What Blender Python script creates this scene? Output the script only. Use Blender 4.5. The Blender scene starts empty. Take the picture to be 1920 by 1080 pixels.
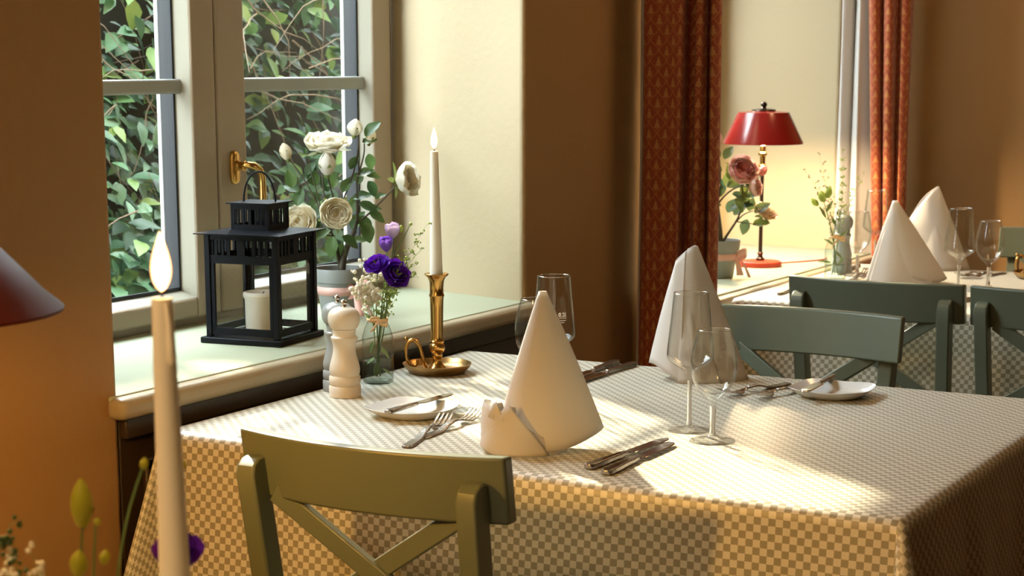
import bpy, math, random
from mathutils import Vector, Matrix
R = math.radians
PI = math.pi
sc = bpy.context.scene
col = sc.collection

# ------------------------------------------------------------------ camera, world, light, exposure
YAW = R(29.1)
cd = bpy.data.cameras.new('camera')
cam = bpy.data.objects.new('camera', cd)
col.objects.link(cam)
cam.location = (0, 0, 1.32)
cam.rotation_euler = (R(90 - 11.075), 0, YAW)
cd.sensor_width = 36
cd.lens = 3525 / 1920 * 36
cd.shift_y = 260 / 1920
cd.clip_start = 0.05
cd.dof.use_dof = True
cd.dof.focus_distance = 3.05
cd.dof.aperture_fstop = 11
sc.camera = cam

sc.view_settings.view_transform = 'Standard'
sc.view_settings.look = 'None'
sc.view_settings.gamma = 1
sc.view_settings.use_curve_mapping = False
sc.view_settings.exposure = 0.0
sc.cycles.use_denoising = True
sc.cycles.max_bounces = 10
sc.cycles.transparent_max_bounces = 24
sc.cycles.caustics_reflective = False
sc.cycles.caustics_refractive = False
sc.cycles.sample_clamp_indirect = 4

w = bpy.data.worlds.new('sky')
sc.world = w
w.use_nodes = True
bg = w.node_tree.nodes['Background']
bg.inputs[0].default_value = (0.84, 0.94, 1.0, 1)
bg.inputs[1].default_value = 27

def lamp(name, kind, loc, energy, color, **kw):
    d = bpy.data.lights.new(name, kind)
    d.energy = energy
    d.color = color
    for k, v in kw.items():
        if k != 'rot': setattr(d, k, v)
    o = bpy.data.objects.new(name, d)
    o.location = loc
    if 'rot' in kw: o.rotation_euler = kw['rot']
    col.objects.link(o)
    return o

SUN_EL = R(35)
sdir = Vector((0.82 * math.cos(SUN_EL), -0.572 * math.cos(SUN_EL), -math.sin(SUN_EL)))
sun = lamp('sun', 'SUN', (-6, 6, 6), 14.0, (1.0, 0.86, 0.62), angle=R(1.2))
sun.rotation_euler = sdir.to_track_quat('-Z', 'Y').to_euler()
for y0, y1 in ((2.28, 3.62), (4.2, 5.48)):
    p = lamp('sky_portal', 'AREA', (-2.44, (y0 + y1) / 2, 1.52), 1, (1, 1, 1), shape='RECTANGLE', size=y1 - y0, size_y=1.4,
             rot=(R(90), 0, R(-90)))
    p.data.cycles.is_portal = True
# unseen warm fill lights, added under the ceiling to brighten the room
lamp('warm_fill', 'AREA', (-1.1, -0.1, 2.45), 31, (1.0, 0.64, 0.30), shape='DISK', size=0.5)
lamp('warm_fill', 'AREA', (-0.9, 4.5, 2.5), 9, (1.0, 0.58, 0.27), shape='DISK', size=0.5)

# ------------------------------------------------------------------ helpers
class MB:
    def __init__(s):
        s.v = []; s.f = []; s.uv = None
    def add(s, v, f):
        n = len(s.v)
        s.v += [tuple(p) for p in v]
        s.f += [tuple(i + n for i in q) for q in f]
        return s
    def box(s, c, d, rot=None):
        x, y, z = d[0] / 2, d[1] / 2, d[2] / 2
        vs = [Vector((a * x, b * y, e * z)) for e in (-1, 1) for b in (-1, 1) for a in (-1, 1)]
        if rot is not None: vs = [rot @ p for p in vs]
        c = Vector(c)
        return s.add([p + c for p in vs], [(0, 2, 3, 1), (4, 5, 7, 6), (0, 1, 5, 4), (2, 6, 7, 3), (0, 4, 6, 2), (1, 3, 7, 5)])
    def bb(s, x0, x1, y0, y1, z0, z1):
        return s.box(((x0 + x1) / 2, (y0 + y1) / 2, (z0 + z1) / 2), (x1 - x0, y1 - y0, z1 - z0))
    def prism(s, poly, z0, z1):
        n = len(poly)
        return s.add([(x, y, z0) for x, y in poly] + [(x, y, z1) for x, y in poly],
                     [tuple(range(n - 1, -1, -1)), tuple(range(n, 2 * n))] + [(i, (i + 1) % n, n + (i + 1) % n, n + i) for i in range(n)])
    def bar(s, a, b, w_, t, up=(0, 0, 1)):
        a = Vector(a); b = Vector(b); d = (b - a)
        L = d.length; d.normalize()
        x = d.cross(Vector(up)).normalized(); y = x.cross(d)
        m = Matrix((x, d, y)).transposed()
        return s.box((a + b) / 2, (w_, L, t), m)
    def lathe(s, prof, n=40, c=(0, 0, 0), M=None, cap=True):
        vs = []; fs = []
        m = len(prof)
        for i in range(n):
            a = 2 * PI * i / n
            for r, z in prof:
                p = Vector((r * math.cos(a), r * math.sin(a), z))
                if M is not None: p = M @ p
                vs.append(p + Vector(c))
        for i in range(n):
            j = (i + 1) % n
            for k in range(m - 1):
                fs.append((i * m + k, j * m + k, j * m + k + 1, i * m + k + 1))
        if cap:
            if prof[0][0] > 1e-5: fs.append(tuple(i * m for i in range(n - 1, -1, -1)))
            if prof[-1][0] > 1e-5: fs.append(tuple(i * m + m - 1 for i in range(n)))
        return s.add(vs, fs)
    def tube(s, pts, rad, n=8, cap=True):
        pts = [Vector(p) for p in pts]
        if not hasattr(rad, '__len__'): rad = [rad] * len(pts)
        vs = []; fs = []
        t0 = (pts[1] - pts[0]).normalized()
        ref = Vector((0, 0, 1)) if abs(t0.z) < .9 else Vector((1, 0, 0))
        x = t0.cross(ref).normalized()
        for i, p in enumerate(pts):
            t = (pts[min(i + 1, len(pts) - 1)] - pts[max(i - 1, 0)]).normalized()
            x = (x - t * x.dot(t)).normalized(); y = t.cross(x)
            for k in range(n):
                a = 2 * PI * k / n
                vs.append(p + (x * math.cos(a) + y * math.sin(a)) * rad[i])
        for i in range(len(pts) - 1):
            for k in range(n):
                fs.append((i * n + k, i * n + (k + 1) % n, (i + 1) * n + (k + 1) % n, (i + 1) * n + k))
        if cap:
            fs.append(tuple(range(n - 1, -1, -1))); fs.append(tuple((len(pts) - 1) * n + k for k in range(n)))
        return s.add(vs, fs)
    def grid(s, nu, nv, fn, closed=False):
        vs = [fn(i / (nu if closed else nu - 1), j / (nv - 1)) for i in range(nu) for j in range(nv)]
        fs = []
        for i in range(nu if closed else nu - 1):
            for j in range(nv - 1):
                a = i * nv + j; b = ((i + 1) % nu) * nv + j
                fs.append((a, b, b + 1, a + 1))
        return s.add(vs, fs)
    def build(s, name, mat, parent=None, label=None, smooth=True, bevel=0, seg=2, solid=0, sub=0, loc=None, rz=None, ang=38, off=0):
        me = bpy.data.meshes.new(name)
        me.from_pydata(s.v, [], s.f)
        me.update()
        if s.uv:
            ul = me.uv_layers.new(name='UVMap')
            for l in me.loops: ul.data[l.index].uv = s.uv[l.vertex_index]
        if smooth:
            me.polygons.foreach_set('use_smooth', [True] * len(me.polygons))
            me.set_sharp_from_angle(angle=R(ang))
        o = bpy.data.objects.new(name, me)
        col.objects.link(o)
        me.materials.append(mat)
        if parent: o.parent = parent
        if loc: o.location = loc
        if rz is not None: o.rotation_euler.z = rz
        if label: o['label'] = label
        if solid:
            m = o.modifiers.new('solid', 'SOLIDIFY'); m.thickness = solid; m.offset = off
        if sub:
            m = o.modifiers.new('sub', 'SUBSURF'); m.levels = sub; m.render_levels = sub
        if bevel:
            m = o.modifiers.new('bevel', 'BEVEL'); m.width = bevel; m.segments = seg; m.limit_method = 'ANGLE'; m.angle_limit = R(40)
        return o

def tag(o, label=None, cat=None, group=None, kind=None):
    if label: o['label'] = label
    if cat: o['category'] = cat
    if group: o['group'] = group
    if kind: o['kind'] = kind
    return o

def thing(name, label, cat, loc=(0, 0, 0), rz=0, group=None):
    o = bpy.data.objects.new(name, None)
    o.empty_display_size = .05
    col.objects.link(o)
    o.location = loc; o.rotation_euler.z = rz
    return tag(o, label, cat, group)

def copy_tree(o, parent=None):
    c = o.copy(); col.objects.link(c)
    if parent: c.parent = parent
    for ch in [x for x in bpy.data.objects if x.parent == o]:
        copy_tree(ch, c)
    return c

def place(o, loc, rz, label):
    c = copy_tree(o); c.location = loc; c.rotation_euler.z = rz; c['label'] = label
    return c

# ------------------------------------------------------------------ materials
def mat(name, color, rough=.5, metal=0, **kw):
    m = bpy.data.materials.new(name); m.use_nodes = True
    b = m.node_tree.nodes['Principled BSDF']
    b.inputs['Base Color'].default_value = (*color, 1)
    b.inputs['Roughness'].default_value = rough
    b.inputs['Metallic'].default_value = metal
    for k, v in kw.items(): b.inputs[k.replace('_', ' ')].default_value = v
    return m

class NT:
    def __init__(s, m):
        s.m = m; s.t = m.node_tree; s.b = s.t.nodes.get('Principled BSDF')
    def n(s, typ, **kw):
        x = s.t.nodes.new(typ)
        for k, v in kw.items(): setattr(x, k, v)
        return x
    def l(s, a, b): s.t.links.new(a, b)
    def put(s, sock, v):
        if hasattr(v, 'is_output') or isinstance(v, bpy.types.NodeSocket): s.l(v, sock)
        else: sock.default_value = v
    def m_(s, op, a, b=0.0, c=0.0):
        x = s.n('ShaderNodeMath', operation=op)
        s.put(x.inputs[0], a); s.put(x.inputs[1], b)
        s.put(x.inputs[2], c)
        return x.outputs[0]
    def mix(s, f, a, b):
        x = s.n('ShaderNodeMix', data_type='RGBA')
        s.put(x.inputs[0], f)
        s.put(x.inputs[6], a if not isinstance(a, tuple) else (*a, 1))
        s.put(x.inputs[7], b if not isinstance(b, tuple) else (*b, 1))
        return x.outputs[2]
    def noise(s, scale, detail=3, co=None, rough=.5):
        x = s.n('ShaderNodeTexNoise')
        x.inputs['Scale'].default_value = scale; x.inputs['Detail'].default_value = detail; x.inputs['Roughness'].default_value = rough
        if co is None: co = s.n('ShaderNodeTexCoord').outputs['Object']
        s.l(co, x.inputs['Vector'])
        return x.outputs['Fac']
    def bump(s, h, strength=.2, dist=.01):
        x = s.n('ShaderNodeBump'); x.inputs['Strength'].default_value = strength; x.inputs['Distance'].default_value = dist
        s.l(h, x.inputs['Height']); s.l(x.outputs[0], s.b.inputs['Normal'])

def noisy(name, c1, c2, scale, rough=.5, bump=0, metal=0, dist=.004, **kw):
    m = mat(name, c1, rough, metal, **kw); t = NT(m)
    f = t.noise(scale)
    t.l(t.mix(f, c1, c2), t.b.inputs['Base Color'])
    if bump: t.bump(f, bump, dist)
    return m

M = {}
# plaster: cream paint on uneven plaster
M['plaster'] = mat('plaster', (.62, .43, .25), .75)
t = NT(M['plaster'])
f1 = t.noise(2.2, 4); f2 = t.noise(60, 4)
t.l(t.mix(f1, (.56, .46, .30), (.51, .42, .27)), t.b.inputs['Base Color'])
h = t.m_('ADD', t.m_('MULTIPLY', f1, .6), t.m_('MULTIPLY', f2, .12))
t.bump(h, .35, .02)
M['ochre'] = mat('ochre_plaster', (.43, .245, .10), .75)
t = NT(M['ochre'])
f1 = t.noise(2.2, 4); f2 = t.noise(60, 4)
t.l(t.mix(f1, (.43, .25, .10), (.37, .21, .082)), t.b.inputs['Base Color'])
t.bump(t.m_('ADD', t.m_('MULTIPLY', f1, .6), t.m_('MULTIPLY', f2, .12)), .35, .02)
M['sill'] = noisy('sill_paint', (.46, .50, .36), (.43, .46, .33), 4, .35)
M['sill_nose'] = noisy('sill_nosing_paint', (.45, .38, .25), (.38, .31, .20), 9, .4)
M['frame'] = noisy('window_frame_paint', (.42, .33, .235), (.38, .30, .215), 6, .4)
M['bead'] = mat('glazing_bead_paint', (.36, .34, .27), .4)
M['alu'] = mat('glazing_bar_grey', (.40, .42, .40), .35)
M['gasket'] = mat('rubber_gasket', (.008, .009, .011), .5)
M['outer_white'] = mat('outer_frame_white', (.6, .6, .58), .5)
M['apron'] = noisy('apron_brown', (.060, .036, .017), (.040, .024, .011), 7, .38)
M['apron_wall'] = noisy('brown_wall_paint', (.20, .11, .05), (.17, .09, .04), 3, .7)
M['ceiling'] = mat('ceiling_paint', (.7, .62, .48), .8)
M['floor'] = noisy('floor_wood', (.16, .08, .035), (.10, .05, .02), 5, .4)
M['brass'] = noisy('brass', (.70, .42, .13), (.50, .28, .08), 30, .22, metal=1)
M['brass_dark'] = noisy('aged_brass', (.55, .33, .12), (.30, .17, .06), 25, .28, metal=1)
M['steel'] = mat('silver_steel', (.72, .70, .68), .16, 1)
M['steel_worn'] = noisy('patterned_silver', (.62, .58, .54), (.28, .25, .22), 160, .25, .5, 1, dist=.001)
M['chrome'] = mat('chrome', (.8, .8, .8), .08, 1)
M['black'] = mat('black_metal', (.004, .005, .008), .45, 0, Specular_IOR_Level=.12)
M['wax'] = mat('white_wax', (.92, .89, .80), .45, 0, Subsurface_Weight=.10, Subsurface_Scale=.01)
M['wax'].node_tree.nodes['Principled BSDF'].inputs['Subsurface Radius'].default_value = (1, .9, .75)
M['wick'] = mat('burnt_wick', (.02, .012, .01), .9)
M['mill_white'] = mat('white_lacquered_wood', (.80, .72, .60), .3)
M['mill_grey'] = mat('grey_lacquered_wood', (.33, .35, .35), .3)
M['porcelain'] = mat('white_porcelain', (.82, .82, .78), .14)
M['pot'] = noisy('grey_pot_glaze', (.30, .31, .29), (.25, .26, .24), 8, .42)
M['soil'] = noisy('soil', (.025, .016, .01), (.06, .04, .025), 90, .9, .8)
M['pink_ribbon'] = mat('pink_satin_ribbon', (.85, .50, .43), .4)
M['peach_ribbon'] = mat('peach_organza_ribbon', (.85, .56, .28), .5)
M['stem'] = mat('green_stem', (.10, .17, .05), .5)
M['stem_dark'] = noisy('dark_rose_stem', (.035, .022, .014), (.06, .05, .02), 40, .6)
M['stem_thin'] = mat('pale_green_stem', (.26, .36, .12), .6)
M['leaf'] = None
M['chair'] = noisy('chair_paint_greygreen', (.135, .155, .105), (.118, .138, .092), 9, .40)
M['red_enamel'] = mat('red_enamel', (.26, .012, .010), .22, 0, Coat_Weight=.4)
M['lamp_inner'] = mat('white_shade_lining', (.85, .8, .7), .5)
M['orange_base'] = mat('orange_red_enamel', (.62, .055, .018), .3)
M['brown_shade'] = mat('dark_red_brown_shade', (.12, .012, .008), .5, 0, Specular_IOR_Level=.3)
M['dark_metal'] = mat('dark_bronze', (.05, .028, .018), .3, .8)
M['cable'] = mat('red_cable', (.45, .07, .03), .5)
M['lining'] = mat('curtain_lining', (.56, .53, .50), .85)
M['table_wood'] = noisy('table_wood', (.13, .08, .04), (.09, .05, .025), 8, .5)
M['water'] = mat('vase_water', (.75, .85, .82), .02, 0, Transmission_Weight=1.0, IOR=1.33)
M['napkin'] = mat('white_linen', (.84, .82, .80), .85, 0, Sheen_Weight=.15)
t = NT(M['napkin']); t.bump(t.noise(700, 2), .06, .0006)
tr = t.n('ShaderNodeBsdfTranslucent'); tr.inputs[0].default_value = (.85, .78, .66, 1)
mx = t.n('ShaderNodeMixShader'); mx.inputs[0].default_value = .28
out = t.t.nodes['Material Output']
t.l(t.b.outputs[0], mx.inputs[1]); t.l(tr.outputs[0], mx.inputs[2]); t.l(mx.outputs[0], out.inputs[0])

def leafy(name, c1, c2, trans=.35, rough=.45):
    m = mat(name, c1, rough); t = NT(m)
    g = t.n('ShaderNodeNewGeometry')
    c = t.mix(g.outputs['Random Per Island'], c1, c2)
    t.l(c, t.b.inputs['Base Color'])
    tr = t.n('ShaderNodeBsdfTranslucent'); t.l(c, tr.inputs[0])
    mx = t.n('ShaderNodeMixShader'); mx.inputs[0].default_value = trans
    t.l(t.b.outputs[0], mx.inputs[1]); t.l(tr.outputs[0], mx.inputs[2]); t.l(mx.outputs[0], t.t.nodes['Material Output'].inputs[0])
    return m
M['leaf'] = leafy('rose_leaf', (.035, .085, .03), (.10, .17, .045))
M['leaf_blue'] = leafy('bluish_leaf', (.04, .09, .07), (.13, .16, .03))
M['hedge_leaf'] = leafy('climbing_leaf', (.018, .055, .028), (.095, .20, .095), .3)
M['hedge_light'] = leafy('light_climbing_leaf', (.12, .24, .09), (.24, .34, .09), .35)
M['sprig'] = leafy('yellow_green_sprig', (.42, .52, .12), (.30, .40, .10))
M['white_tiny'] = leafy('tiny_white_flower', (.95, .93, .84), (.90, .88, .76))
M['petal_white'] = leafy('petal_white', (.92, .90, .80), (.88, .85, .70), .45)
M['petal_cream'] = leafy('petal_cream', (.92, .84, .64), (.90, .87, .72), .45)
M['petal_pink'] = leafy('pink_petal', (.80, .25, .22), (.85, .48, .40), .3)
M['petal_pale'] = leafy('pale_pink_petal', (.85, .52, .48), (.85, .62, .52), .3)
M['petal_peach'] = leafy('peach_petal', (.85, .62, .36), (.88, .70, .48), .35)
M['purple'] = leafy('deep_purple_petal', (.075, .008, .30), (.11, .015, .42), .3)
M['violet'] = leafy('violet_petal', (.20, .08, .50), (.26, .13, .58), .3)
M['lilac'] = leafy('pale_lilac_petal', (.50, .38, .60), (.60, .50, .66), .3)
M['sepal'] = leafy('green_sepal', (.14, .19, .05), (.20, .24, .07))
M['bud_yellow'] = leafy('yellow_green_bud', (.42, .42, .03), (.50, .48, .05))
M['twig'] = leafy('dry_twig', (.09, .06, .04), (.22, .17, .11), 0, .8)
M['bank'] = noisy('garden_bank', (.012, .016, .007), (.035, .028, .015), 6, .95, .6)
M['tiny_brown'] = leafy('dry_seed', (.20, .12, .07), (.30, .22, .10))

def glassy(name, tint=(1, 1, 1), base=.025, edge=1.2):
    m = bpy.data.materials.new(name); m.use_nodes = True; t = NT(m)
    t.t.nodes.remove(t.b)
    lw = t.n('ShaderNodeLayerWeight'); lw.inputs[0].default_value = .35
    tr = t.n('ShaderNodeBsdfTransparent')
    gl = t.n('ShaderNodeBsdfGlossy'); gl.inputs['Roughness'].default_value = .02
    mx = t.n('ShaderNodeMixShader')
    f = t.m_('ADD', t.m_('MULTIPLY', t.m_('POWER', lw.outputs['Facing'], 3.0), edge), base)
    t.l(t.mix(t.m_('POWER', lw.outputs['Facing'], 4.0), tint, tuple(c * .75 for c in tint)), tr.inputs[0])
    t.l(f, mx.inputs[0]); t.l(tr.outputs[0], mx.inputs[1]); t.l(gl.outputs[0], mx.inputs[2])
    t.l(mx.outputs[0], t.t.nodes['Material Output'].inputs[0])
    return m
M['glass'] = glassy('thin_glass', (.98, .985, .98))
M['rim'] = glassy('polished_glass_rim', (.98, .98, .97), .45, .6)
M['bottle'] = glassy('bottle_glass', (.90, .95, .93), .05)
M['pane'] = glassy('window_glass', (.97, .98, .975), .03, .25)
M['stemglass'] = mat('solid_glass', (1, 1, 1), .0, 0, Transmission_Weight=1.0, IOR=1.45)

def emis(name, color, s):
    m = bpy.data.materials.new(name); m.use_nodes = True; t = NT(m)
    t.t.nodes.remove(t.b)
    e = t.n('ShaderNodeEmission'); e.inputs[0].default_value = (*color, 1); e.inputs[1].default_value = s
    t.l(e.outputs[0], t.t.nodes['Material Output'].inputs[0])
    return m
m = emis('flame', (1, .6, .2), 5); M['flame'] = m; t = NT(m)
e_ = m.node_tree.nodes['Emission'] if 'Emission' in m.node_tree.nodes else [x for x in m.node_tree.nodes if x.type == 'EMISSION'][0]
lw = t.n('ShaderNodeLayerWeight'); lw.inputs[0].default_value = .4
t.l(t.mix(lw.outputs['Facing'], (1.0, .74, .34), (1.0, .22, .03)), e_.inputs[0])
t.l(t.m_('SUBTRACT', 9.0, t.m_('MULTIPLY', lw.outputs['Facing'], 6.5)), e_.inputs[1])
M['bulb'] = emis('lit_bulb', (1.0, .74, .42), 1500)
M['bulb_amber'] = emis('lit_amber_bulb', (1.0, .50, .10), 880)
M['etch'] = mat('white_etching', (.95, .95, .93), .6)

# checked cloth, 1 cm squares, uv in metres
m = mat('checked_tablecloth', (.7, .7, .6), .40, 0, Sheen_Weight=.2, Specular_IOR_Level=.9); M['cloth'] = m; t = NT(m)
uv = t.n('ShaderNodeUVMap').outputs[0]
ck = t.n('ShaderNodeTexChecker'); ck.inputs['Scale'].default_value = 1
mp = t.n('ShaderNodeMapping'); mp.inputs['Scale'].default_value = (98, 98, 98); mp.inputs['Location'].default_value = (.01, .01, .5)
t.l(uv, mp.inputs[0]); t.l(mp.outputs[0], ck.inputs[0])
ck.inputs[1].default_value = (.80, .77, .66, 1); ck.inputs[2].default_value = (.38, .345, .235, 1)
t.l(ck.outputs[0], t.b.inputs['Base Color'])
nz = t.noise(14, 3, uv); t.bump(nz, .10, .02)

# curtain: fir trees inside an ogee lattice, uv in metres
m = mat('patterned_curtain', (.3, .05, .02), .8, 0, Sheen_Weight=.2); M['curtain'] = m; t = NT(m)
uv = t.n('ShaderNodeUVMap').outputs[0]
sp = t.n('ShaderNodeSeparateXYZ'); t.l(uv, sp.inputs[0])
W_, H_ = .038, .047
u = t.m_('DIVIDE', sp.outputs[0], W_); v = t.m_('DIVIDE', sp.outputs[1], H_)
def cell(us, vs):
    a = t.m_('SUBTRACT', t.m_('FRACT', t.m_('ADD', u, us)), .5)
    b = t.m_('FRACT', t.m_('ADD', v, vs))
    # tree: three tiers narrowing upward
    k = t.m_('FRACT', t.m_('MULTIPLY', t.m_('SUBTRACT', b, .25), 6.0))
    wid = t.m_('MULTIPLY', t.m_('SUBTRACT', .80, b), .36)
    wid = t.m_('SUBTRACT', wid, t.m_('MULTIPLY', k, .05))
    inside = t.m_('LESS_THAN', t.m_('ABSOLUTE', a), wid)
    rng = t.m_('MULTIPLY', t.m_('GREATER_THAN', b, .25), t.m_('LESS_THAN', b, .78))
    trunk = t.m_('MULTIPLY', t.m_('LESS_THAN', t.m_('ABSOLUTE', a), .035), t.m_('MULTIPLY', t.m_('GREATER_THAN', b, .16), t.m_('LESS_THAN', b, .3)))
    return t.m_('MAXIMUM', t.m_('MULTIPLY', inside, rng), trunk)
tree = t.m_('MAXIMUM', cell(0, 0), cell(.5, .5))
c1 = t.m_('COSINE', t.m_('MULTIPLY', v, 2 * PI))
def ogee(sh, sg):
    x = t.m_('ADD', t.m_('ADD', u, sh), t.m_('MULTIPLY', c1, .21 * sg))
    d = t.m_('ABSOLUTE', t.m_('SUBTRACT', t.m_('FRACT', x), .5))
    return t.m_('LESS_THAN', d, .032)
og = t.m_('MAXIMUM', ogee(.25, -1), ogee(.75, 1))
base = t.mix(t.noise(3), (.29, .052, .016), (.33, .062, .018))
c = t.mix(og, base, (.50, .15, .042))
c = t.mix(tree, c, (.50, .20, .060))
t.l(c, t.b.inputs['Base Color'])

# ------------------------------------------------------------------ room shell
def struct(o, label=None): return tag(o, label, None, None, 'structure')
XI, XW, XO = -1.93, -2.33, -2.47       # room face, window plane, outer face
ZC = 2.6
b = MB()
b.prism([(XI, -2.2), (XI, 2.215), (XW - .0, 2.15), (XO, 2.15), (XO, -2.2)], 0, ZC)
b.prism([(XI, 3.52), (XI, 4.13), (XW, 4.05), (XO, 4.05), (XO, 3.70), (XW, 3.63)], 0, ZC)
b.prism([(XI, 5.50), (XI, 6.2), (XO, 6.2), (XO, 5.50)], 0, ZC)
b.bb(XO, XI - .02, 2.10, 3.60, 0, .79)
b.bb(XO, XI - .02, 4.06, 5.54, 0, .70)
b.bb(XO, XI, 2.10, 3.60, 2.20, ZC)
b.bb(XO, XI, 4.06, 5.54, 2.20, ZC)
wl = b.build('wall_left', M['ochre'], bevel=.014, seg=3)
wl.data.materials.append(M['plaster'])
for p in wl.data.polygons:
    if abs(p.normal.y) > .8 and -2.0 < p.center.y < 6.0: p.material_index = 1   # cream on faces turned along the wall, ochre on the rest
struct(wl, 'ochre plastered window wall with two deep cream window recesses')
struct(MB().bb(-2.5, 3.0, 5.75, 5.9, 0, ZC).build('wall_back', M['ochre']), 'ochre plastered end wall behind the far table')
struct(MB().bb(3.0, 3.15, -2.2, 5.9, 0, ZC).build('wall_right', M['apron_wall']))
struct(MB().bb(-2.5, 3.0, -2.35, -2.2, 0, ZC).build('wall_front', M['apron_wall']))
struct(MB().bb(-2.5, 3.1, -2.3, 5.9, -.1, 0).build('floor', M['floor']))
struct(MB().bb(-2.5, 3.1, -2.3, 5.9, ZC, ZC + .1).build('ceiling', M['ceiling']))

# window 1
def window(n, y0, y1, zb, bars, handle, label):
    """two casements between y0 and y1, sill level zb"""
    root = bpy.data.objects.new('window_%d' % n, None); col.objects.link(root); struct(root, label)
    x0, x1 = XW, XW - .075
    zt = 2.20
    fr = MB()
    fw = .030
    fr.bb(x1, x0, y0, y0 + fw + .02, zb, zt); fr.bb(x1, x0, y1 - fw, y1, zb, zt)
    fr.bb(x1, x0, y0, y1, zb - .01, zb + .022); fr.bb(x1, x0, y0, y1, zt - .03, zt)
    fr.build('window_frame', M['frame'], root, bevel=.004)
    # outer weather frame seen through the glass
    ym = (y0 + y1) / 2 + .080
    for (a, c_) in ((y0 + .05, ym - .002), (ym + .002, y1 - .03)):
        s = MB()
        st = .073
        sx0, sx1 = x0 + .018, x0 - .014
        za, zz = zb + .018, zt - .028
        sa = .092 if a > ym else st
        for (p, q, r_, t_) in ((a, a + sa, za, zz), (c_ - st, c_, za, zz)):
            s.bb(sx1, sx0, p, q, r_, t_)
        s.bb(sx1, sx0, a + sa, c_ - st, za, za + .038); s.bb(sx1, sx0, a + sa, c_ - st, zz - .05, zz)
        sash = s.build('sash', M['frame'], root, bevel=.006, seg=3)
        ga, gc, gz0, gz1 = a + sa, c_ - st, za + .038, zz - .05
        # bevelled inner bead
        bd = MB()
        bw = .013
        for (p, q, sgn) in ((ga, ga + bw, 1), (gc, gc - bw, -1)):
            bd.prism([(sx0 - .004, p), (sx1 - .002, q), (sx1 - .002, p)] if sgn < 0 else [(sx0 - .004, p), (sx1 - .002, p), (sx1 - .002, q)], gz0, gz1)
        bd.add([(sx0 - .004, ga, gz0), (sx1, ga, gz0), (sx1, ga, gz0 + bw), (sx0 - .004, gc, gz0), (sx1, gc, gz0), (sx1, gc, gz0 + bw)],
               [(0, 1, 2), (3, 5, 4), (0, 2, 5, 3), (0, 3, 4, 1), (1, 4, 5, 2)])
        bd.build('glazing_bead', M['bead'], sash, smooth=False)
        gk = MB()
        g2 = .018
        gx0, gx1 = sx1, sx1 - .006
        gk.bb(gx1, gx0, ga, ga + g2, gz0, gz1); gk.bb(gx1, gx0, gc - g2, gc, gz0, gz1)
        gk.bb(gx1, gx0, ga, gc, gz0, gz0 + g2 + .002); gk.bb(gx1, gx0, ga, gc, gz1 - g2, gz1)
        gk.bb(gx1 - .030, gx1, gc - .012, gc, gz0, gz1)
        gk.build('gasket', M['gasket'], sash, smooth=False)
        MB().bb(gx1 - .004, gx1 - .001, ga + .002, gc - .012, gz0 + .004, gz1 - .004).build('glass_pane', M['pane'], sash, smooth=False)
        ow = MB()
        ox0, ox1 = gx1 - .030, gx1 - .040
        ow.bb(ox1, ox0, gc - .013, gc, gz0 - .03, gz1 + .03); ow.bb(ox1, ox0, ga - .04, ga + .012, gz0 - .03, gz1 + .03)
        ow.bb(ox1, ox0, ga, gc, gz0 - .03, gz0 + .004)
        ow.build('outer_frame', M['outer_white'], sash, bevel=.003)
        for zb_ in bars:
            g = MB(); g.tube([(sx1 + .001, ga - .0, zb_), (sx1 + .001, gc, zb_)], .001, 4)
            g = MB(); g.bb(sx1 - .004, sx1 + .012, ga, gc, zb_ - .014, zb_ + .014)
            g.build('glazing_bar', M['alu'], sash, bevel=.005, seg=3)
    if handle:
        hx = x0 + .018
        hy, hz = ym + .047, 1.108
        hd = bpy.data.objects.new('window_handle', None); col.objects.link(hd); hd.parent = root; hd.location = (hx, hy, hz)
        pl = MB()
        def ov(u_, v_):
            a = u_ * 2 * PI; return (.001 + v_ * .004, (.014 - .002 * v_) * math.cos(a) * (1 if True else 0), (.034 - .002 * v_) * math.sin(a) * (1 + .0))
        n_ = 36
        def sup(a, rx, rz_):
            c0, s0 = math.cos(a), math.sin(a)
            return (rx * math.copysign(abs(c0) ** .7, c0), rz_ * math.copysign(abs(s0) ** .7, s0))
        vs = [];
        for k, (xx, sc_) in enumerate(((0, 1), (.006, 1), (.0095, .85), (.0095, 0.001))):
            for i in range(n_):
                p_, q_ = sup(2 * PI * i / n_, .014 * sc_, .033 * sc_); vs.append((xx, p_, q_))
        fs = [(k * n_ + i, k * n_ + (i + 1) % n_, (k + 1) * n_ + (i + 1) % n_, (k + 1) * n_ + i) for k in range(3) for i in range(n_)]
        MB().add(vs, fs).build('backplate', M['brass'], hd, ang=60)
        lv = MB()
        lv.lathe([(.0095, 0), (.0105, .004), (.008, .008), (.0085, .018), (.0100, .020), (.0085, .022)], 24, (.008, 0, .004), Matrix.Rotation(R(90), 3, 'Y'))
        lv.tube([(.02, 0, .004), (.036, .000, .006), (.044, .010, .004), (.048, .022, -.004), (.048, .028, -.016), (.048, .030, -.032), (.048, .030, -.060), (.048, .030, -.085)],
                [.006, .0068, .0072, .0070, .0072, .0070, .0078, .0066], 14)
        lv.build('lever', M['brass'], hd, ang=60)
    return root

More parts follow.
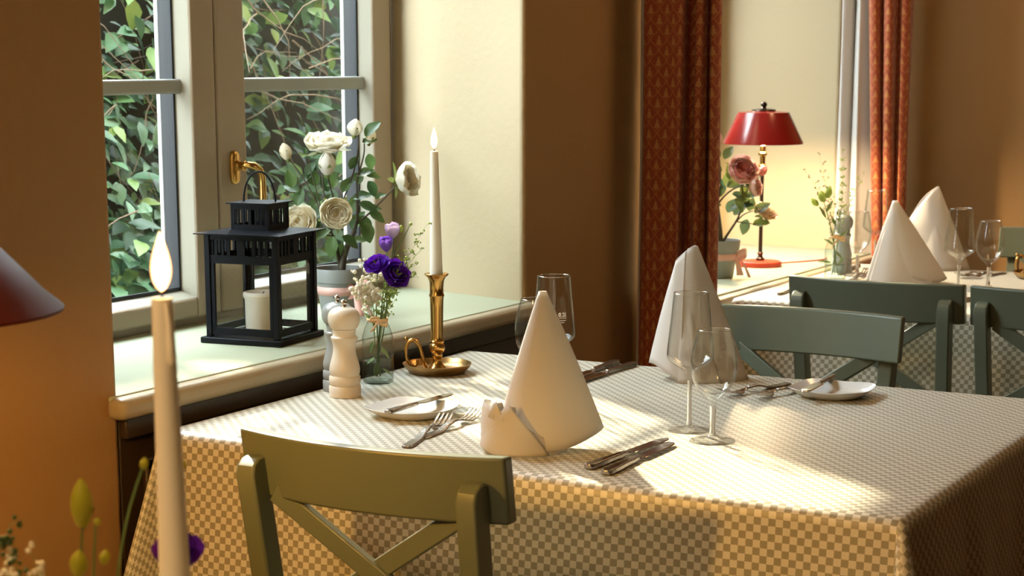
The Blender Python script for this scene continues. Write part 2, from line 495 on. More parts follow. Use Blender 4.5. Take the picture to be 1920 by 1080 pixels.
w1 = window(1, 2.15, 3.63, .806, [1.268, 1.72], True, 'white double casement window with brass handle facing green garden')
s = MB(); s.prism([(-1.925, 2.19), (-1.925, 3.54), (-2.38, 3.66), (-2.38, 2.1)], .775, .808)
sill = s.build('window_sill', M['sill'], w1, bevel=.003)
s = MB(); s.bb(-1.935, -1.898, 2.185, 3.55, .772, .806)
s.build('sill_nosing', M['sill_nose'], sill, bevel=.012, seg=4)
w2 = window(2, 4.10, 5.50, .755, [1.25, 1.72], False, 'white casement window in the far recess behind the red lamp')
s = MB(); s.prism([(-1.80, 4.14), (-1.80, 5.50), (-2.38, 5.50), (-2.38, 4.06)], .715, .748)
sill = s.build('window_sill', M['sill'], w2, bevel=.003)
s = MB(); s.bb(-1.80, -1.762, 4.14, 5.50, .712, .746)
s.build('sill_nosing', M['sill_nose'], sill, bevel=.012, seg=4)
# dark panelling under the sills
def apron(n, x, y0, y1, zt):
    s = MB()
    s.bb(x - .10, x, y0, y1, .0, zt)
    s.bb(x, x + .016, y0, y1, zt - .035, zt)
    yy = y0
    k = max(1, round((y1 - y0) / .7)); L = (y1 - y0) / k
    for i in range(k):
        a, c_ = y0 + i * L + .05, y0 + (i + 1) * L - .05
        for (p, q, r_, t_) in ((a, c_, zt - .095, zt - .075), (a, c_, .1, .12), (a, a + .02, .1, zt - .075), (c_ - .02, c_, .1, zt - .075)):
            s.bb(x, x + .012, p, q, r_, t_)
    return struct(s.build('trim_%d' % n, M['apron'], bevel=.004), 'dark brown moulded panelling under the window sill')
apron(1, -1.935, 2.215, 3.518, .772)
apron(2, -1.80, 4.16, 5.48, .712)

# ------------------------------------------------------------------ garden behind the window
random.seed(7)
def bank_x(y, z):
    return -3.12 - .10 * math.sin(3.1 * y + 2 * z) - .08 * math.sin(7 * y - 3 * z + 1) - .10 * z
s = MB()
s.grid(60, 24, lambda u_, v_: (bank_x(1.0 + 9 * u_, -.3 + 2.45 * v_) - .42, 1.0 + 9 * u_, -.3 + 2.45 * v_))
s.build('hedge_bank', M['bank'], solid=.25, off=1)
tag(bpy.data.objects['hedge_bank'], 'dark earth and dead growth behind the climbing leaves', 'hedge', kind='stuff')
s = MB(); s.bb(-6, -2.5, -1, 12, -.5, -.3)
struct(s.build('ground', M['bank']), 'dark garden soil outside the windows')
def leaf_geo(mb, p, d, up, L, W, fold=.25, droop=.25):
    p = Vector(p); d = Vector(d).normalized(); side = d.cross(Vector(up))
    if side.length < 1e-3: side = Vector((1, 0, 0))
    side.normalize(); nrm = side.cross(d)
    prof = ((0, .0), (.18, .62), (.42, 1.0), (.70, .72), (1.0, 0))
    vs = []; fs = []
    for t_, w_ in prof:
        c = p + d * (L * t_) - nrm * (droop * L * t_ * t_)
        if w_ == 0: vs.append(c)
        else:
            vs += [c + side * W * .5 * w_ + nrm * fold * W * .5 * w_, c, c - side * W * .5 * w_ + nrm * fold * W * .5 * w_]
    fs = [(0, 2, 1), (0, 3, 2), (1, 2, 5, 4), (2, 3, 6, 5), (4, 5, 8, 7), (5, 6, 9, 8), (7, 8, 10), (8, 9, 10)]
    mb.add(vs, fs)
def rnd(a, b_): return random.uniform(a, b_)
dk, lt = MB(), MB()
clusters = [(rnd(3.0, 5.2), rnd(.1, 2.2), rnd(.5, 1.4)) for _ in range(620)] + [(rnd(1.3, 9), rnd(-.2, 2.2), rnd(.5, 1.4)) for _ in range(260)]
for (cy, cz, k_) in clusters:
    n_ = int(14 * k_)
    if rnd(0, 1) < .18 and cz > .9: n_ = 4
    tgt = lt if rnd(0, 1) < .30 else dk
    for i in range(n_):
        y = cy + random.gauss(0, .09); z = cz + random.gauss(0, .10)
        x = bank_x(y, z) + rnd(.0, .16)
        if z > 2.22: continue
        L = rnd(.04, .085) * (1.35 if z < .9 else 1)
        leaf_geo(tgt, (x, y, z), (rnd(.1, .9), rnd(-1, 1), rnd(-.9, .25)), (rnd(.3, 1), rnd(-.3, .3), rnd(.4, 1)), L, L * rnd(.42, .62))
tag(dk.build('climbing_plant_leaves', M['hedge_leaf']), 'dense dark green leaves climbing outside the window', 'foliage', kind='stuff')
tag(lt.build('light_plant_leaves', M['hedge_light']), 'bright yellow green leaves among the darker hedge outside', 'foliage', kind='stuff')
tw = MB()
for i in range(300):
    y = rnd(3.2, 5.2) if i < 200 else rnd(1.5, 8); z = rnd(.4, 2.15) if i % 2 else rnd(1.15, 1.6)
    p = Vector((bank_x(y, z) + rnd(.06, .24), y, z)); d = Vector((rnd(-.1, .2), rnd(-1, 1), rnd(-1, .4))).normalized()
    pts = [p.copy()]; rw = rnd(.0012, .0030)
    for k in range(6):
        d = (d + Vector((rnd(-.15, .15), rnd(-.35, .35), rnd(-.45, .25)))).normalized()
        p = p + d * rnd(.04, .09); pts.append(p.copy())
    tw.tube(pts, [rw * (1 - k / 8) for k in range(7)], 4)
tag(tw.build('bare_twigs', M['twig']), 'tangle of dry pale brown twigs outside the window', 'twigs', kind='stuff')

# ------------------------------------------------------------------ tables and cloths
def table(x0, x1, y0, y1, label):
    t_ = thing('dining_table', label, 'table', ((x0 + x1) / 2, (y0 + y1) / 2, 0))
    hx, hy = (x1 - x0) / 2 - .012, (y1 - y0) / 2 - .012
    MB().bb(-hx, hx, -hy, hy, .715, .744).build('tabletop', M['table_wood'], t_, bevel=.004)
    MB().bb(-hx + .07, hx - .07, -hy + .07, hy - .07, .64, .715).build('apron', M['table_wood'], t_)
    for a in (-1, 1):
        for c_ in (-1, 1):
            MB().box((a * (hx - .08), c_ * (hy - .08), .3575), (.06, .06, .715)).build('leg', M['table_wood'], t_, bevel=.005)
    return t_

def cloth(x0, x1, y0, y1, drop, label, seed=0, sides=(1, 1, 1, 1)):
    """sides: -x, +x, -y, +y hang down"""
    hx, hy = (x1 - x0) / 2, (y1 - y0) / 2
    z0 = .750
    rr = .012
    step = .0125
    def axis(h, lo, hi):
        a = -h - (drop if lo else .0); c_ = h + (drop if hi else .0)
        n_ = int(round((c_ - a) / step)); return [a + (c_ - a) * i / n_ for i in range(n_ + 1)]
    us = axis(hx, sides[0], sides[1]); vs_ = axis(hy, sides[2], sides[3])
    def hang(d, s_):
        """distance past the edge d -> (outward, down) with a rounded edge"""
        if d <= 0: return 0, 0
        q = rr * PI / 2
        if d < q: a = d / rr; return rr * math.sin(a), rr * (1 - math.cos(a))
        e = d - q
        lean = .05
        return rr + e * lean, rr + e * .998
    def wave(p, d, ph):
        k = max(0, d - .02) / drop
        return (.016 * math.sin(p * 9.5 + ph) + .010 * math.sin(p * 21 + ph * 2.3) + .005 * math.sin(p * 43 + ph)) * k
    V = []
    for u_ in us:
        for v_ in vs_:
            du = abs(u_) - hx; dv = abs(v_) - hy
            sx = 1 if u_ > 0 else -1; sy = 1 if v_ > 0 else -1
            if du <= 0 and dv <= 0: p = (u_, v_, z0 + .0007 * math.sin(u_ * 9 + seed) * math.sin(v_ * 8))
            elif dv <= 0:
                o_, dn = hang(du, 0); fade = min(1, (hy - abs(v_)) / .12)
                kx = .3 if sx < 0 else 1; p = (sx * (hx + (o_ + abs(wave(v_, du, seed + sx)) * (.3 + .7 * fade)) * kx), v_, z0 - dn)
            elif du <= 0:
                o_, dn = hang(dv, 0); fade = min(1, (hx - abs(u_)) / .12)
                p = (u_, sy * (hy + o_ + abs(wave(u_, dv, seed * 1.7 + sy * 2)) * (.3 + .7 * fade)), z0 - dn)
            else:
                r_ = math.hypot(du, dv); ph = math.atan2(dv, du)   # 0 = along x side
                e = r_
                o_, dn = hang(e, 0)
                f = math.sin(2 * ph) ** 2
                pro = o_ + f * e * .34
                dn2 = dn * (1 - .05 * f)
                # pleat: pull the fan into a fold leaning toward the near side
                g = ph + .45 * f * math.sin(ph * 2 - PI / 2 + .5)
                p = (sx * (hx + pro * math.cos(g) * (.45 if sx < 0 else 1)), sy * (hy + pro * math.sin(g)), z0 - dn2)
            V.append(p)
    mb = MB(); mb.v = V
    nv = len(vs_)
    mb.f = [(i * nv + j, (i + 1) * nv + j, (i + 1) * nv + j + 1, i * nv + j + 1) for i in range(len(us) - 1) for j in range(nv - 1)]
    mb.uv = [(u_ + 3, v_ + 3) for u_ in us for v_ in vs_]
    o = mb.build('tablecloth', M['cloth'], loc=((x0 + x1) / 2, (y0 + y1) / 2, 0), ang=80)
    return tag(o, label, 'tablecloth')

table(-1.872, -.700, 2.262, 3.185, 'dining table under the nearer checked cloth')
cloth(-1.875, -.697, 2.26, 3.188, .29, 'beige and white checked cloth on the large near table beside the window sill', 1)
table(-1.730, -.50, 4.235, 5.12, 'dining table under the checked cloth behind the dark green chairs')
cloth(-1.735, -.497, 4.232, 5.123, .29, 'checked cloth on the far table in front of the red lamp', 4)
table(-1.85, -.35, .42, 1.40, 'foreground table below the frame carrying the tall lit candle')
cloth(-1.853, -.347, .417, 1.403, .26, 'checked cloth on the foreground table under the tall candle', 2)

# ------------------------------------------------------------------ chairs
def chair(label, loc, rz):
    t_ = thing('dining_chair', label, 'chair', loc, rz, None)
    m_ = M['chair']
    W2, ZT, HR, SAG = .200, .843, .087, .036
    lean = .16
    def yb(z): return -(z - .44) * lean        # backward lean of the back
    rail = MB()
    n_ = 20
    for i in range(n_ + 1):
        u_ = -1 + 2 * i / n_
        yc = -SAG * (1 - u_ * u_) + .0
        for (zz, yy) in ((ZT, -.011), (ZT, .011), (ZT - HR, .011), (ZT - HR, -.011)):
            rail.v.append((u_ * W2, yc + yy + yb(zz) - yb(ZT), zz))
    rail.f = [(i * 4 + k, i * 4 + (k + 1) % 4, i * 4 + 4 + (k + 1) % 4, i * 4 + 4 + k) for i in range(n_) for k in range(4)]
    rail.f += [(3, 2, 1, 0), (n_ * 4, n_ * 4 + 1, n_ * 4 + 2, n_ * 4 + 3)]
    rail.build('top_rail', m_, t_, bevel=.004, seg=3, ang=30)
    for sx in (-1, 1):
        p = MB()
        xs = .166
        zs = [0, .2, .40, .44, .52, .60, .68, .75, .79, .802, .809, .812]
        yoff = -SAG * (1 - (xs / W2) ** 2) - .011
        d_ = .034
        for z in zs:
            x_ = sx * (xs - .010 * max(0, (.8 - z)) / .4)
            back = yoff + yb(z) - yb(ZT)
            if z < .44: back = yoff + yb(.44) - yb(ZT) - (.44 - z) * .20
            k = 0
            if z > .79: k = d_ * (1 - math.sqrt(max(0, 1 - ((z - .79) / .0225) ** 2)))
            hw = .0145 if z < .80 else .0145 * (.96 if z < .81 else .9)
            p.v += [(x_ - hw, back - d_ + k, z), (x_ + hw, back - d_ + k, z), (x_ + hw, back + .001, z), (x_ - hw, back + .001, z)]
        p.f = [(i * 4 + k, i * 4 + (k + 1) % 4, i * 4 + 4 + (k + 1) % 4, i * 4 + 4 + k) for i in range(len(zs) - 1) for k in range(4)]
        p.f += [(3, 2, 1, 0), tuple((len(zs) - 1) * 4 + k for k in range(4))]
        p.build('rear_leg', m_, t_, bevel=.003, seg=2, ang=30)
    yq = lambda z: yb(z) - yb(ZT) - .022
    for sx in (-1, 1):
        MB().bar((sx * .135, yq(.757), .762), (-sx * .135, yq(.585), .585), .016, .028, (0, 1, 0)).build('cross_brace', m_, t_, bevel=.002) if False else None
        q = MB(); a = Vector((sx * .140, yq(.765) + (.004 if sx > 0 else -.004), .765)); c_ = Vector((-sx * .140, yq(.575) + (.004 if sx > 0 else -.004), .575))
        q.bar(a, c_, .027, .014, (0, 1, .0)); q.build('cross_brace', m_, t_, bevel=.002)
    q = MB(); q.box((0, yq(.56), .558), (.31, .018, .035)); q.build('lower_rail', m_, t_, bevel=.003)
    ys = yb(.44) - yb(ZT)
    q = MB(); q.prism([(-.175, ys - .02), (.175, ys - .02), (.205, ys + .37), (-.205, ys + .37)], .415, .445); q.build('seat', m_, t_, bevel=.008, seg=3)
    q = MB(); q.bb(-.17, .17, ys + .02, ys + .34, .36, .415); q.build('seat_frame', m_, t_)
    for sx in (-1, 1):
        q = MB(); q.box((sx * .175, ys + .335, .2075), (.034, .034, .415)); q.build('front_leg', m_, t_, bevel=.003)
    return t_

ch = chair('olive lit green chair with cross back at the front edge of near table', (-1.295, 1.958, 0), 0)
ch['group'] = 'green cross back dining chairs'
place(ch, (-1.262, 3.425, 0), PI, 'blue green cross back chair facing the camera across the near table')
place(ch, (-1.305, 3.99, 0), 0, 'dark green chair seen from behind, in front of napkin on far table')
place(ch, (-.893, 3.99, 0), 0, 'dark green chair cut by the right edge, seen from behind at far table')
place(ch, (-1.215, 5.45, 0), PI, 'grey green chair against the far wall beyond the wine glasses')

# ------------------------------------------------------------------ glasses
def lathe_part(name, prof, m_, parent, n=48, **kw):
    return MB().lathe(prof, n, cap=False).build(name, m_, parent, ang=50, **kw)
def spline(pts, n=8):
    """catmull-rom through a profile"""
    out_ = []
    P = [pts[0]] + list(pts) + [pts[-1]]
    for i in range(1, len(P) - 2):
        for k in range(n):
            t_ = k / n
            q = []
            for a in range(2):
                p0, p1, p2, p3 = P[i - 1][a], P[i][a], P[i + 1][a], P[i + 2][a]
                q.append(.5 * (2 * p1 + (p2 - p0) * t_ + (2 * p0 - 5 * p1 + 4 * p2 - p3) * t_ ** 2 + (3 * p1 - p0 - 3 * p2 + p3) * t_ ** 3))
            out_.append((max(0, q[0]), q[1]))
    out_.append(pts[-1]); return out_
def wine_glass(big, label, loc, rz=0):
    t_ = thing('wine_glass', label, 'glass', loc, rz)
    if big:
        o_ = spline([(.0272, .216), (.030, .185), (.0336, .150), (.0363, .124)], 5) + spline([(.0366, .119), (.0350, .113), (.024, .104), (.011, .096), (.0052, .089), (.0036, .080)], 4)
        in_ = spline([(.0262, .2158), (.029, .185), (.0326, .150), (.0353, .124), (.0350, .118), (.0325, .1135), (.022, .106), (.010, .1005), (.0003, .099)], 4)
        st = [(.0036, .080), (.0033, .05), (.0034, .02), (.0045, .009), (.012, .0045), (.024, .0028), (.0325, .002), (.0332, .0008), (.032, .0003), (.0, .0003)]
        foot_i = 3
    else:
        o_ = spline([(.0250, .171), (.0288, .158), (.0330, .138), (.0352, .120), (.0342, .103), (.0290, .087), (.0190, .074), (.0095, .066), (.0060, .060), (.0052, .055)], 4)
        in_ = spline([(.0241, .1708), (.0279, .158), (.0321, .138), (.0343, .120), (.0333, .104), (.0280, .089), (.018, .078), (.008, .0735), (.0003, .0730)], 4)
        st = [(.0052, .055), (.0045, .04), (.0042, .022), (.0052, .011), (.012, .0055), (.025, .0030), (.0345, .002), (.0352, .0008), (.034, .0003), (.0, .0003)]
    lathe_part('bowl', o_ + [], M['glass'], t_)
    ib = MB().lathe(in_, 48, cap=False)
    ib.lathe([(o_[0][0], o_[0][1]), ((o_[0][0] + in_[0][0]) / 2, o_[0][1] + .0004), in_[0]], 48, cap=False)
    ib.build('bowl_lining', M['glass'], t_, ang=50)
    rm = o_[0]
    MB().tube([((rm[0] - .0004) * math.cos(2 * PI * k / 48), (rm[0] - .0004) * math.sin(2 * PI * k / 48), rm[1]) for k in range(49)], .0007, 6, cap=False).build('rim', M['rim'], t_, ang=90)
    lathe_part('stem', spline(st[:4], 4), M['stemglass'], t_, 24)
    lathe_part('foot', st[3:], M['glass'], t_)
    return t_
gb = wine_glass(True, 'tall wine glass on the near table left of the small glass, before napkin', (-1.158, 2.648, .7505))
gs = wine_glass(False, 'small round wine glass nearest to the camera beside the two knives', (-1.093, 2.588, .7505))
gback = place(gb, (-1.452, 2.752, .7505), R(-60), 'tall etched wine glass rising behind the cream cone napkin')
# etched measure mark
def text_mesh(txt, size):
    c_ = bpy.data.curves.new('t', 'FONT'); c_.body = txt; c_.size = size; c_.align_x = 'CENTER'; c_.resolution_u = 3; c_.offset = size * .03
    o_ = bpy.data.objects.new('t', c_); col.objects.link(o_)
    bpy.context.view_layer.update()
    me = bpy.data.meshes.new_from_object(o_)
    vs = [tuple(v_.co) for v_ in me.vertices]; fs = [tuple(p.vertices) for p in me.polygons]
    bpy.data.objects.remove(o_); return vs, fs
mk = MB()
for txt, sz, zz in (('0.2l', .0095, .1515), ('.......', .0075, .1450), ('....', .0075, .1415)):
    vs, fs = text_mesh(txt, sz)
    mk.add([(v_[0], v_[1] + zz, 0) for v_ in vs], fs)
mk.add([(-.0075, .1487, 0), (.0075, .1487, 0), (.0075, .1494, 0), (-.0075, .1494, 0)], [(0, 1, 2, 3)])
def rad_at(z): return .0340 + (.150 - z) * .10 + .0008
wr = []
A0 = -PI / 2 + YAW + R(60) + R(23)
for (x_, z, _) in mk.v:
    r_ = rad_at(z); a = A0 + x_ / r_
    wr.append((r_ * math.cos(a), r_ * math.sin(a), z))
mk.v = wr
mk.build('measure_mark', M['etch'], gback, smooth=False, label='white etched 0.2l measure line')
place(gs, (-1.503, 2.782, .7505), 0, 'small wine glass half hidden on the left behind the cream napkin')
place(gs, (-1.628, 4.818, .7505), 0, 'small wine glass on the far table beside the grey mill')
place(gb, (-1.640, 5.000, .7505), 0, 'tall wine glass on the far table partly behind the front white napkin')
place(gb, (-1.262, 4.49, .7505), 0, 'tall wine glass on the far table, right of the two white napkins')
place(gs, (-1.245, 4.70, .7505), 0, 'small wine glass at the right of the far table beside brass candlestick')

# ------------------------------------------------------------------ pepper mills
def mill(body_m, label, loc):
    t_ = thing('pepper_mill', label, 'pepper mill', loc)
    k = .0275
    bp = [(.0, 0), (k, 0), (k * 1.0, .002), (k * 1.0, .0175), (k * .95, .0190), (k * .91, .0195), (k * .96, .0205), (k * .99, .026), (k * .98, .034), (k * .90, .0365), (k * .92, .038)]
    bp += spline([(k * .93, .039), (k * .96, .046), (k * .90, .056), (k * .76, .070), (k * .70, .082), (k * .74, .092), (k * .84, .100), (k * .82, .103)], 4)[1:]
    bp += [(k * .72, .1045), (k * .70, .108), (k * .73, .112), (k * .74, .116)]
    MB().lathe(bp, 40).build('mill_body', body_m, t_, ang=50)
    hp = [(k * .74, .1165)] + spline([(k * .82, .118), (k * .95, .125), (k * 1.0, .134), (k * .95, .143), (k * .75, .150), (k * .45, .1535), (k * .22, .1545)], 5) + [(.0, .1545)]
    MB().lathe(hp, 40).build('mill_head', body_m, t_, ang=50)
    MB().lathe([(0, .154), (.0050, .154), (.0045, .156), (.0038, .157), (.0058, .1585), (.0062, .162), (.0050, .165), (.002, .1665), (0, .167)], 20).build('knob', M['chrome'], t_, ang=60)
    return t_
mill(M['mill_white'], 'white wooden pepper mill in front of the grey one on near table', (-1.801, 2.645, .7505))
mill(M['mill_grey'], 'grey wooden pepper mill half hidden behind the white one', (-1.866, 2.702, .7505)).location = (-1.845, 2.690, .7505)
mill(M['mill_grey'], 'grey pepper mill on the far table beside the flower bottle', (-1.700, 4.90, .7505))

# ------------------------------------------------------------------ candlestick and candles
def flame_part(parent, z, L, r, m_=None):
    f = MB()
    f.lathe([(0, 0)] + [(r * math.sin(PI * (k / 12) ** .70) ** 1.0 * (1.0 if k < 12 else 0), L * k / 12) for k in range(1, 12)] + [(0, L)], 20, (0, 0, z))
    return f.build('flame', m_ or M['flame'], parent, ang=90)
def candlestick(label, loc, rz):
    t_ = thing('candlestick', label, 'candlestick', loc, rz)
    d = [(0, .0), (.045, .0), (.052, .003), (.060, .011), (.0635, .0165), (.0640, .0180), (.0625, .0182), (.058, .012), (.050, .006), (.042, .0045), (.020, .0045), (0, .0045)]
    MB().lathe(d, 56).build('dish', M['brass_dark'], t_, ang=50)
    c_ = [(.020, .0045), (.0185, .007), (.012, .014), (.0085, .020), (.0080, .026), (.0095, .030), (.0105, .034), (.0095, .037), (.0135, .041), (.0150, .047), (.0140, .052), (.0115, .055), (.0130, .057), (.0135, .059), (.0120, .061)]
    c_ += [(.0112, .066), (.0122, .125), (.0126, .140), (.0140, .142), (.0140, .145), (.0126, .147), (.0125, .158), (.0135, .170), (.0165, .177), (.0215, .181), (.0225, .183), (.0215, .184), (.0125, .182), (.0120, .160), (0, .160)]
    MB().lathe(c_, 40).build('column', M['brass'], t_, ang=50)
    h_ = MB()
    pts = [(-.018, 0, .006), (-.022, 0, .012), (-.027, 0, .030), (-.033, 0, .050), (-.042, 0, .060), (-.051, 0, .058), (-.057, 0, .048), (-.058, 0, .034), (-.054, 0, .022), (-.047, 0, .014), (-.041, 0, .013), (-.037, 0, .018), (-.036, 0, .024)]
    sm = []
    for i in range(len(pts) - 1):
        for k in range(4):
            t0 = k / 4; P = [Vector(pts[max(0, i - 1)]), Vector(pts[i]), Vector(pts[i + 1]), Vector(pts[min(len(pts) - 1, i + 2)])]
            sm.append(.5 * (2 * P[1] + (P[2] - P[0]) * t0 + (2 * P[0] - 5 * P[1] + 4 * P[2] - P[3]) * t0 ** 2 + (3 * P[1] - P[0] - 3 * P[2] + P[3]) * t0 ** 3))
    sm.append(Vector(pts[-1]))
    h_.tube(sm, [.0040 - .0022 * abs(i / len(sm) - .35) for i in range(len(sm))], 12)
    h_.lathe([(0, 0), (.003, .002), (.0035, .005), (.002, .008), (0, .009)], 12, (-.057, 0, .058))
    h_.build('ring_handle', M['brass'], t_, ang=60)
    return t_
def taper(label, loc, L, r0, r1, fl, lean=0, drip=False, name='taper_candle', group=None):
    t_ = thing(name, label, 'candle', loc)
    n_ = 10
    MB().tube([(lean * k / n_, 0, L * k / n_) for k in range(n_)] + [(lean, 0, L - .0006), (lean, 0, L)], [r0 + (r1 - r0) * k / n_ for k in range(n_)] + [r1, r1 * .8], 32).build('wax', M['wax'], t_, ang=50)
    MB().tube([(lean, 0, L - .002), (lean + .0006, 0, L + fl * .10), (lean, 0, L + fl * .22)], [.0009, .0008, .0006], 6).build('wick', M['wick'], t_)
    if fl > .01:
        f = flame_part(t_, L + fl * .08, fl * .92, fl * .155); f.location.x = lean
    if drip:
        s = MB(); s.tube([(lean + r1 * .9, -.004, L - .004), (lean + r1 * 1.15, -.004, L - .02), (lean + r1 * 1.25, -.004, L - .035), (lean + r1 * 1.35, -.004, L - .046), (lean + r1 * 1.3, -.004, L - .050)], [.0015, .002, .0028, .0032, .001], 10)
        s.build('wax_drip', M['wax'], t_, ang=60)
    return t_
candlestick('brass chamber candlestick with ring handle beside the flower bottle', (-1.789, 2.930, .7505), YAW)
taper('lit white taper candle standing in the brass candlestick near the window', (-1.789, 2.930, .7505 + .1605), .245, .0122, .0072, .043, -.003)
cs2 = candlestick('brass candlestick with ring handle cut off by the right picture edge', (-1.195, 5.00, .7505), YAW)
taper('white taper candle in the brass candlestick at the right picture edge', (-1.195, 5.00, .911), .10, .0115, .010, .0)
candlestick('brass candlestick below the frame holding the large foreground candle', (-.914, 1.105, .7505), YAW).scale = (.85, .85, .80)
taper('large blurred lit candle in the left foreground in front of checked cloth', (-.914, 1.105, .8795), .2635, .0128, .0080, .050, -.0035, True)
for (x_, y_, z_, e_) in ((-1.789, 2.93, 1.185, .25), (-.917, 1.104, 1.170, .5)):
    lamp('candle_light', 'POINT', (x_, y_, z_), e_, (1.0, .55, .20), shadow_soft_size=.01)

# ------------------------------------------------------------------ lantern
LN = thing('lantern', 'black metal lantern with glass sides and top handle on window sill', 'lantern', (-2.088, 2.800, .8085), 0)
import mathutils
LN.rotation_euler.z = R(7)
bl = M['black']
MB().bb(-.084, .084, -.084, .084, 0, .011).build('base_plate', bl, LN, bevel=.002)
for a in (-1, 1):
    for c_ in (-1, 1):
        MB().box((a * .070, c_ * .070, .105), (.011, .011, .188)).build('post', bl, LN, bevel=.001)
for k in range(4):
    rot = Matrix.Rotation(k * PI / 2, 3, 'Z')
    fr = MB()
    # door/side frame
    for (cx, cz, dx, dz) in ((0, .022, .130, .013), (0, .150, .130, .008), (-.060, .086, .006, .13), (.060, .086, .006, .13)):
        fr.box(rot @ Vector((cx, -.070, cz)), (1, 1, 1)) if False else fr.box(rot @ Vector((cx, -.070, cz)), (dx, .006, dz), rot)
    side = fr.build('side_frame', bl, LN)
    MB().box(rot @ Vector((0, -.0705, .086)), (.118, .002, .122), rot).build('glass_side', M['pane'], side, smooth=False)
    vb = MB()
    vb.box(rot @ Vector((0, -.071, .157)), (.150, .004, .008), rot); vb.box(rot @ Vector((0, -.071, .195)), (.150, .004, .012), rot)
    for x_ in (-.069, -.052, -.038, -.026, 0, .026, .038, .052, .069):
        wd = {0: .016, .026: .007, .038: .005, .052: .006, .069: .010}[abs(x_)]
        vb.box(rot @ Vector((x_, -.071, .176)), (wd, .004, .034), rot)
    vb.build('slotted_band', bl, LN, smooth=False)
rf = MB()
n4 = [(-1, -1), (1, -1), (1, 1), (-1, 1)]
rf.v = [(a * .089, c_ * .089, .199) for a, c_ in n4] + [(a * .089, c_ * .089, .201) for a, c_ in n4] + [(a * .040, c_ * .040, .206) for a, c_ in n4]
rf.f = [(3, 2, 1, 0)] + [(i, (i + 1) % 4, 4 + (i + 1) % 4, 4 + i) for i in range(4)] + [(4 + i, 4 + (i + 1) % 4, 8 + (i + 1) % 4, 8 + i) for i in range(4)] + [(8, 9, 10, 11)]
rf.build('roof_plate', bl, LN, smooth=False)
for k in range(4):
    rot = Matrix.Rotation(k * PI / 2, 3, 'Z'); vb = MB()
    vb.box(rot @ Vector((0, -.037, .210)), (.078, .003, .010), rot); vb.box(rot @ Vector((0, -.037, .247)), (.078, .003, .010), rot)
    for x_ in (-.035, -.0235, -.013, 0, .013, .0235, .035):
        vb.box(rot @ Vector((x_, -.037, .229)), ({0: .006}.get(x_, .0035 if abs(x_) < .03 else .008), .003, .032), rot)
    vb.build('chimney_side', bl, LN, smooth=False)
MB().bb(-.045, .045, -.045, .045, .252, .2545).build('chimney_cap', bl, LN)
MB().tube([(.030 * math.cos(a) * 1.0, 0 + .030 * math.cos(a) * .2, .254 + .055 * math.sin(a)) for a in [PI * k / 20 for k in range(21)]], .0018, 8).build('carry_handle', bl, LN)
pc = thing('pillar_candle', 'thick white pillar candle inside the black lantern', 'candle', (-2.085, 2.797, .8200))
MB().lathe([(0, 0), (.031, 0), (.032, .003), (.0325, .064), (.036, .070), (.0355, .076), (.032, .078), (.028, .074), (.026, .068), (0, .067)], 36).build('wax', M['wax'], pc, ang=60)
MB().tube([(0, 0, .067), (.001, 0, .074), (.004, 0, .078)], .0009, 6).build('wick', M['wick'], pc)

# ------------------------------------------------------------------ flowers
def frame_of(d):
    d = Vector(d).normalized(); ref = Vector((0, 0, 1)) if abs(d.z) < .95 else Vector((0, 1, 0))
    x = ref.cross(d).normalized(); y = d.cross(x)
    return Matrix((x, y, d)).transposed()
def bloom(mb, c, d, r, openness=.6, layers=5, seed=0, hgt=1.0, twist=0):
    layers = layers + 2 if layers > 3 else layers + 1
    rs = random.Random(seed)
    Mx = frame_of(d); c = Vector(c)
    for i in range(layers):
        q = (i + 1) / layers
        Ri = r * (.18 + .82 * q)
        Hh = r * hgt * ((1.15 - .30 * q * openness) if openness >= .5 else (.72 + .38 * q))
        npt = 3 if q < .35 else (4 if q < .7 else 5)
        fl = openness * q
        for j in range(npt):
            a0 = 2 * PI * j / npt + i * .9 + rs.uniform(-.15, .15)
            S = PI / npt * 1.35
            ph = rs.uniform(0, 6); rs_z = rs.uniform(-.05, .05) * r; rs_r = rs.uniform(.93, 1.07)
            def fn(u_, v_):
                uu = u_ * 2 - 1
                s_ = S * math.sqrt(max(0.0, 1 - (v_ * .985) ** 5)) * (.45 + .55 * min(1, 2 * v_))
                a = a0 + uu * s_
                rad = Ri * rs_r * math.sin(min(1, v_ * 1.25) * PI / 2) ** .8
                if fl < .45: rad *= 1 - .45 * (1 - fl) * max(0, v_ - .5) ** 1.2
                else: rad *= 1 + .55 * (fl - .3) * max(0, v_ - .55)
                z = Hh * (v_ - (fl * .9) * max(0, v_ - .62)) - .25 * r + rs_z
                z += .07 * r * math.sin(5 * a + ph) * v_ ** 2 + .10 * r * abs(uu) ** 3 * v_
                rad *= 1 + .04 * math.sin(7 * a + ph) * v_ + .03 * uu * twist
                return c + Mx @ Vector((rad * math.cos(a), rad * math.sin(a), z))
            mb.grid(9, 8, fn)
def bud(mb, c, d, r, L, seed=0):
    Mx = frame_of(d); c = Vector(c)
    for j in range(4):
        a0 = j * PI / 2 + seed
        def fn(u_, v_):
            a = a0 + (u_ * 2 - 1) * 1.25 * (1 - .55 * v_)
            rad = r * (math.sin(PI * min(1, (v_ * .88 + .1))) ** .75) * (1 + .06 * (j % 2))
            a += v_ * .7
            return c + Mx @ Vector((rad * math.cos(a), rad * math.sin(a), L * v_))
        mb.grid(8, 8, fn)
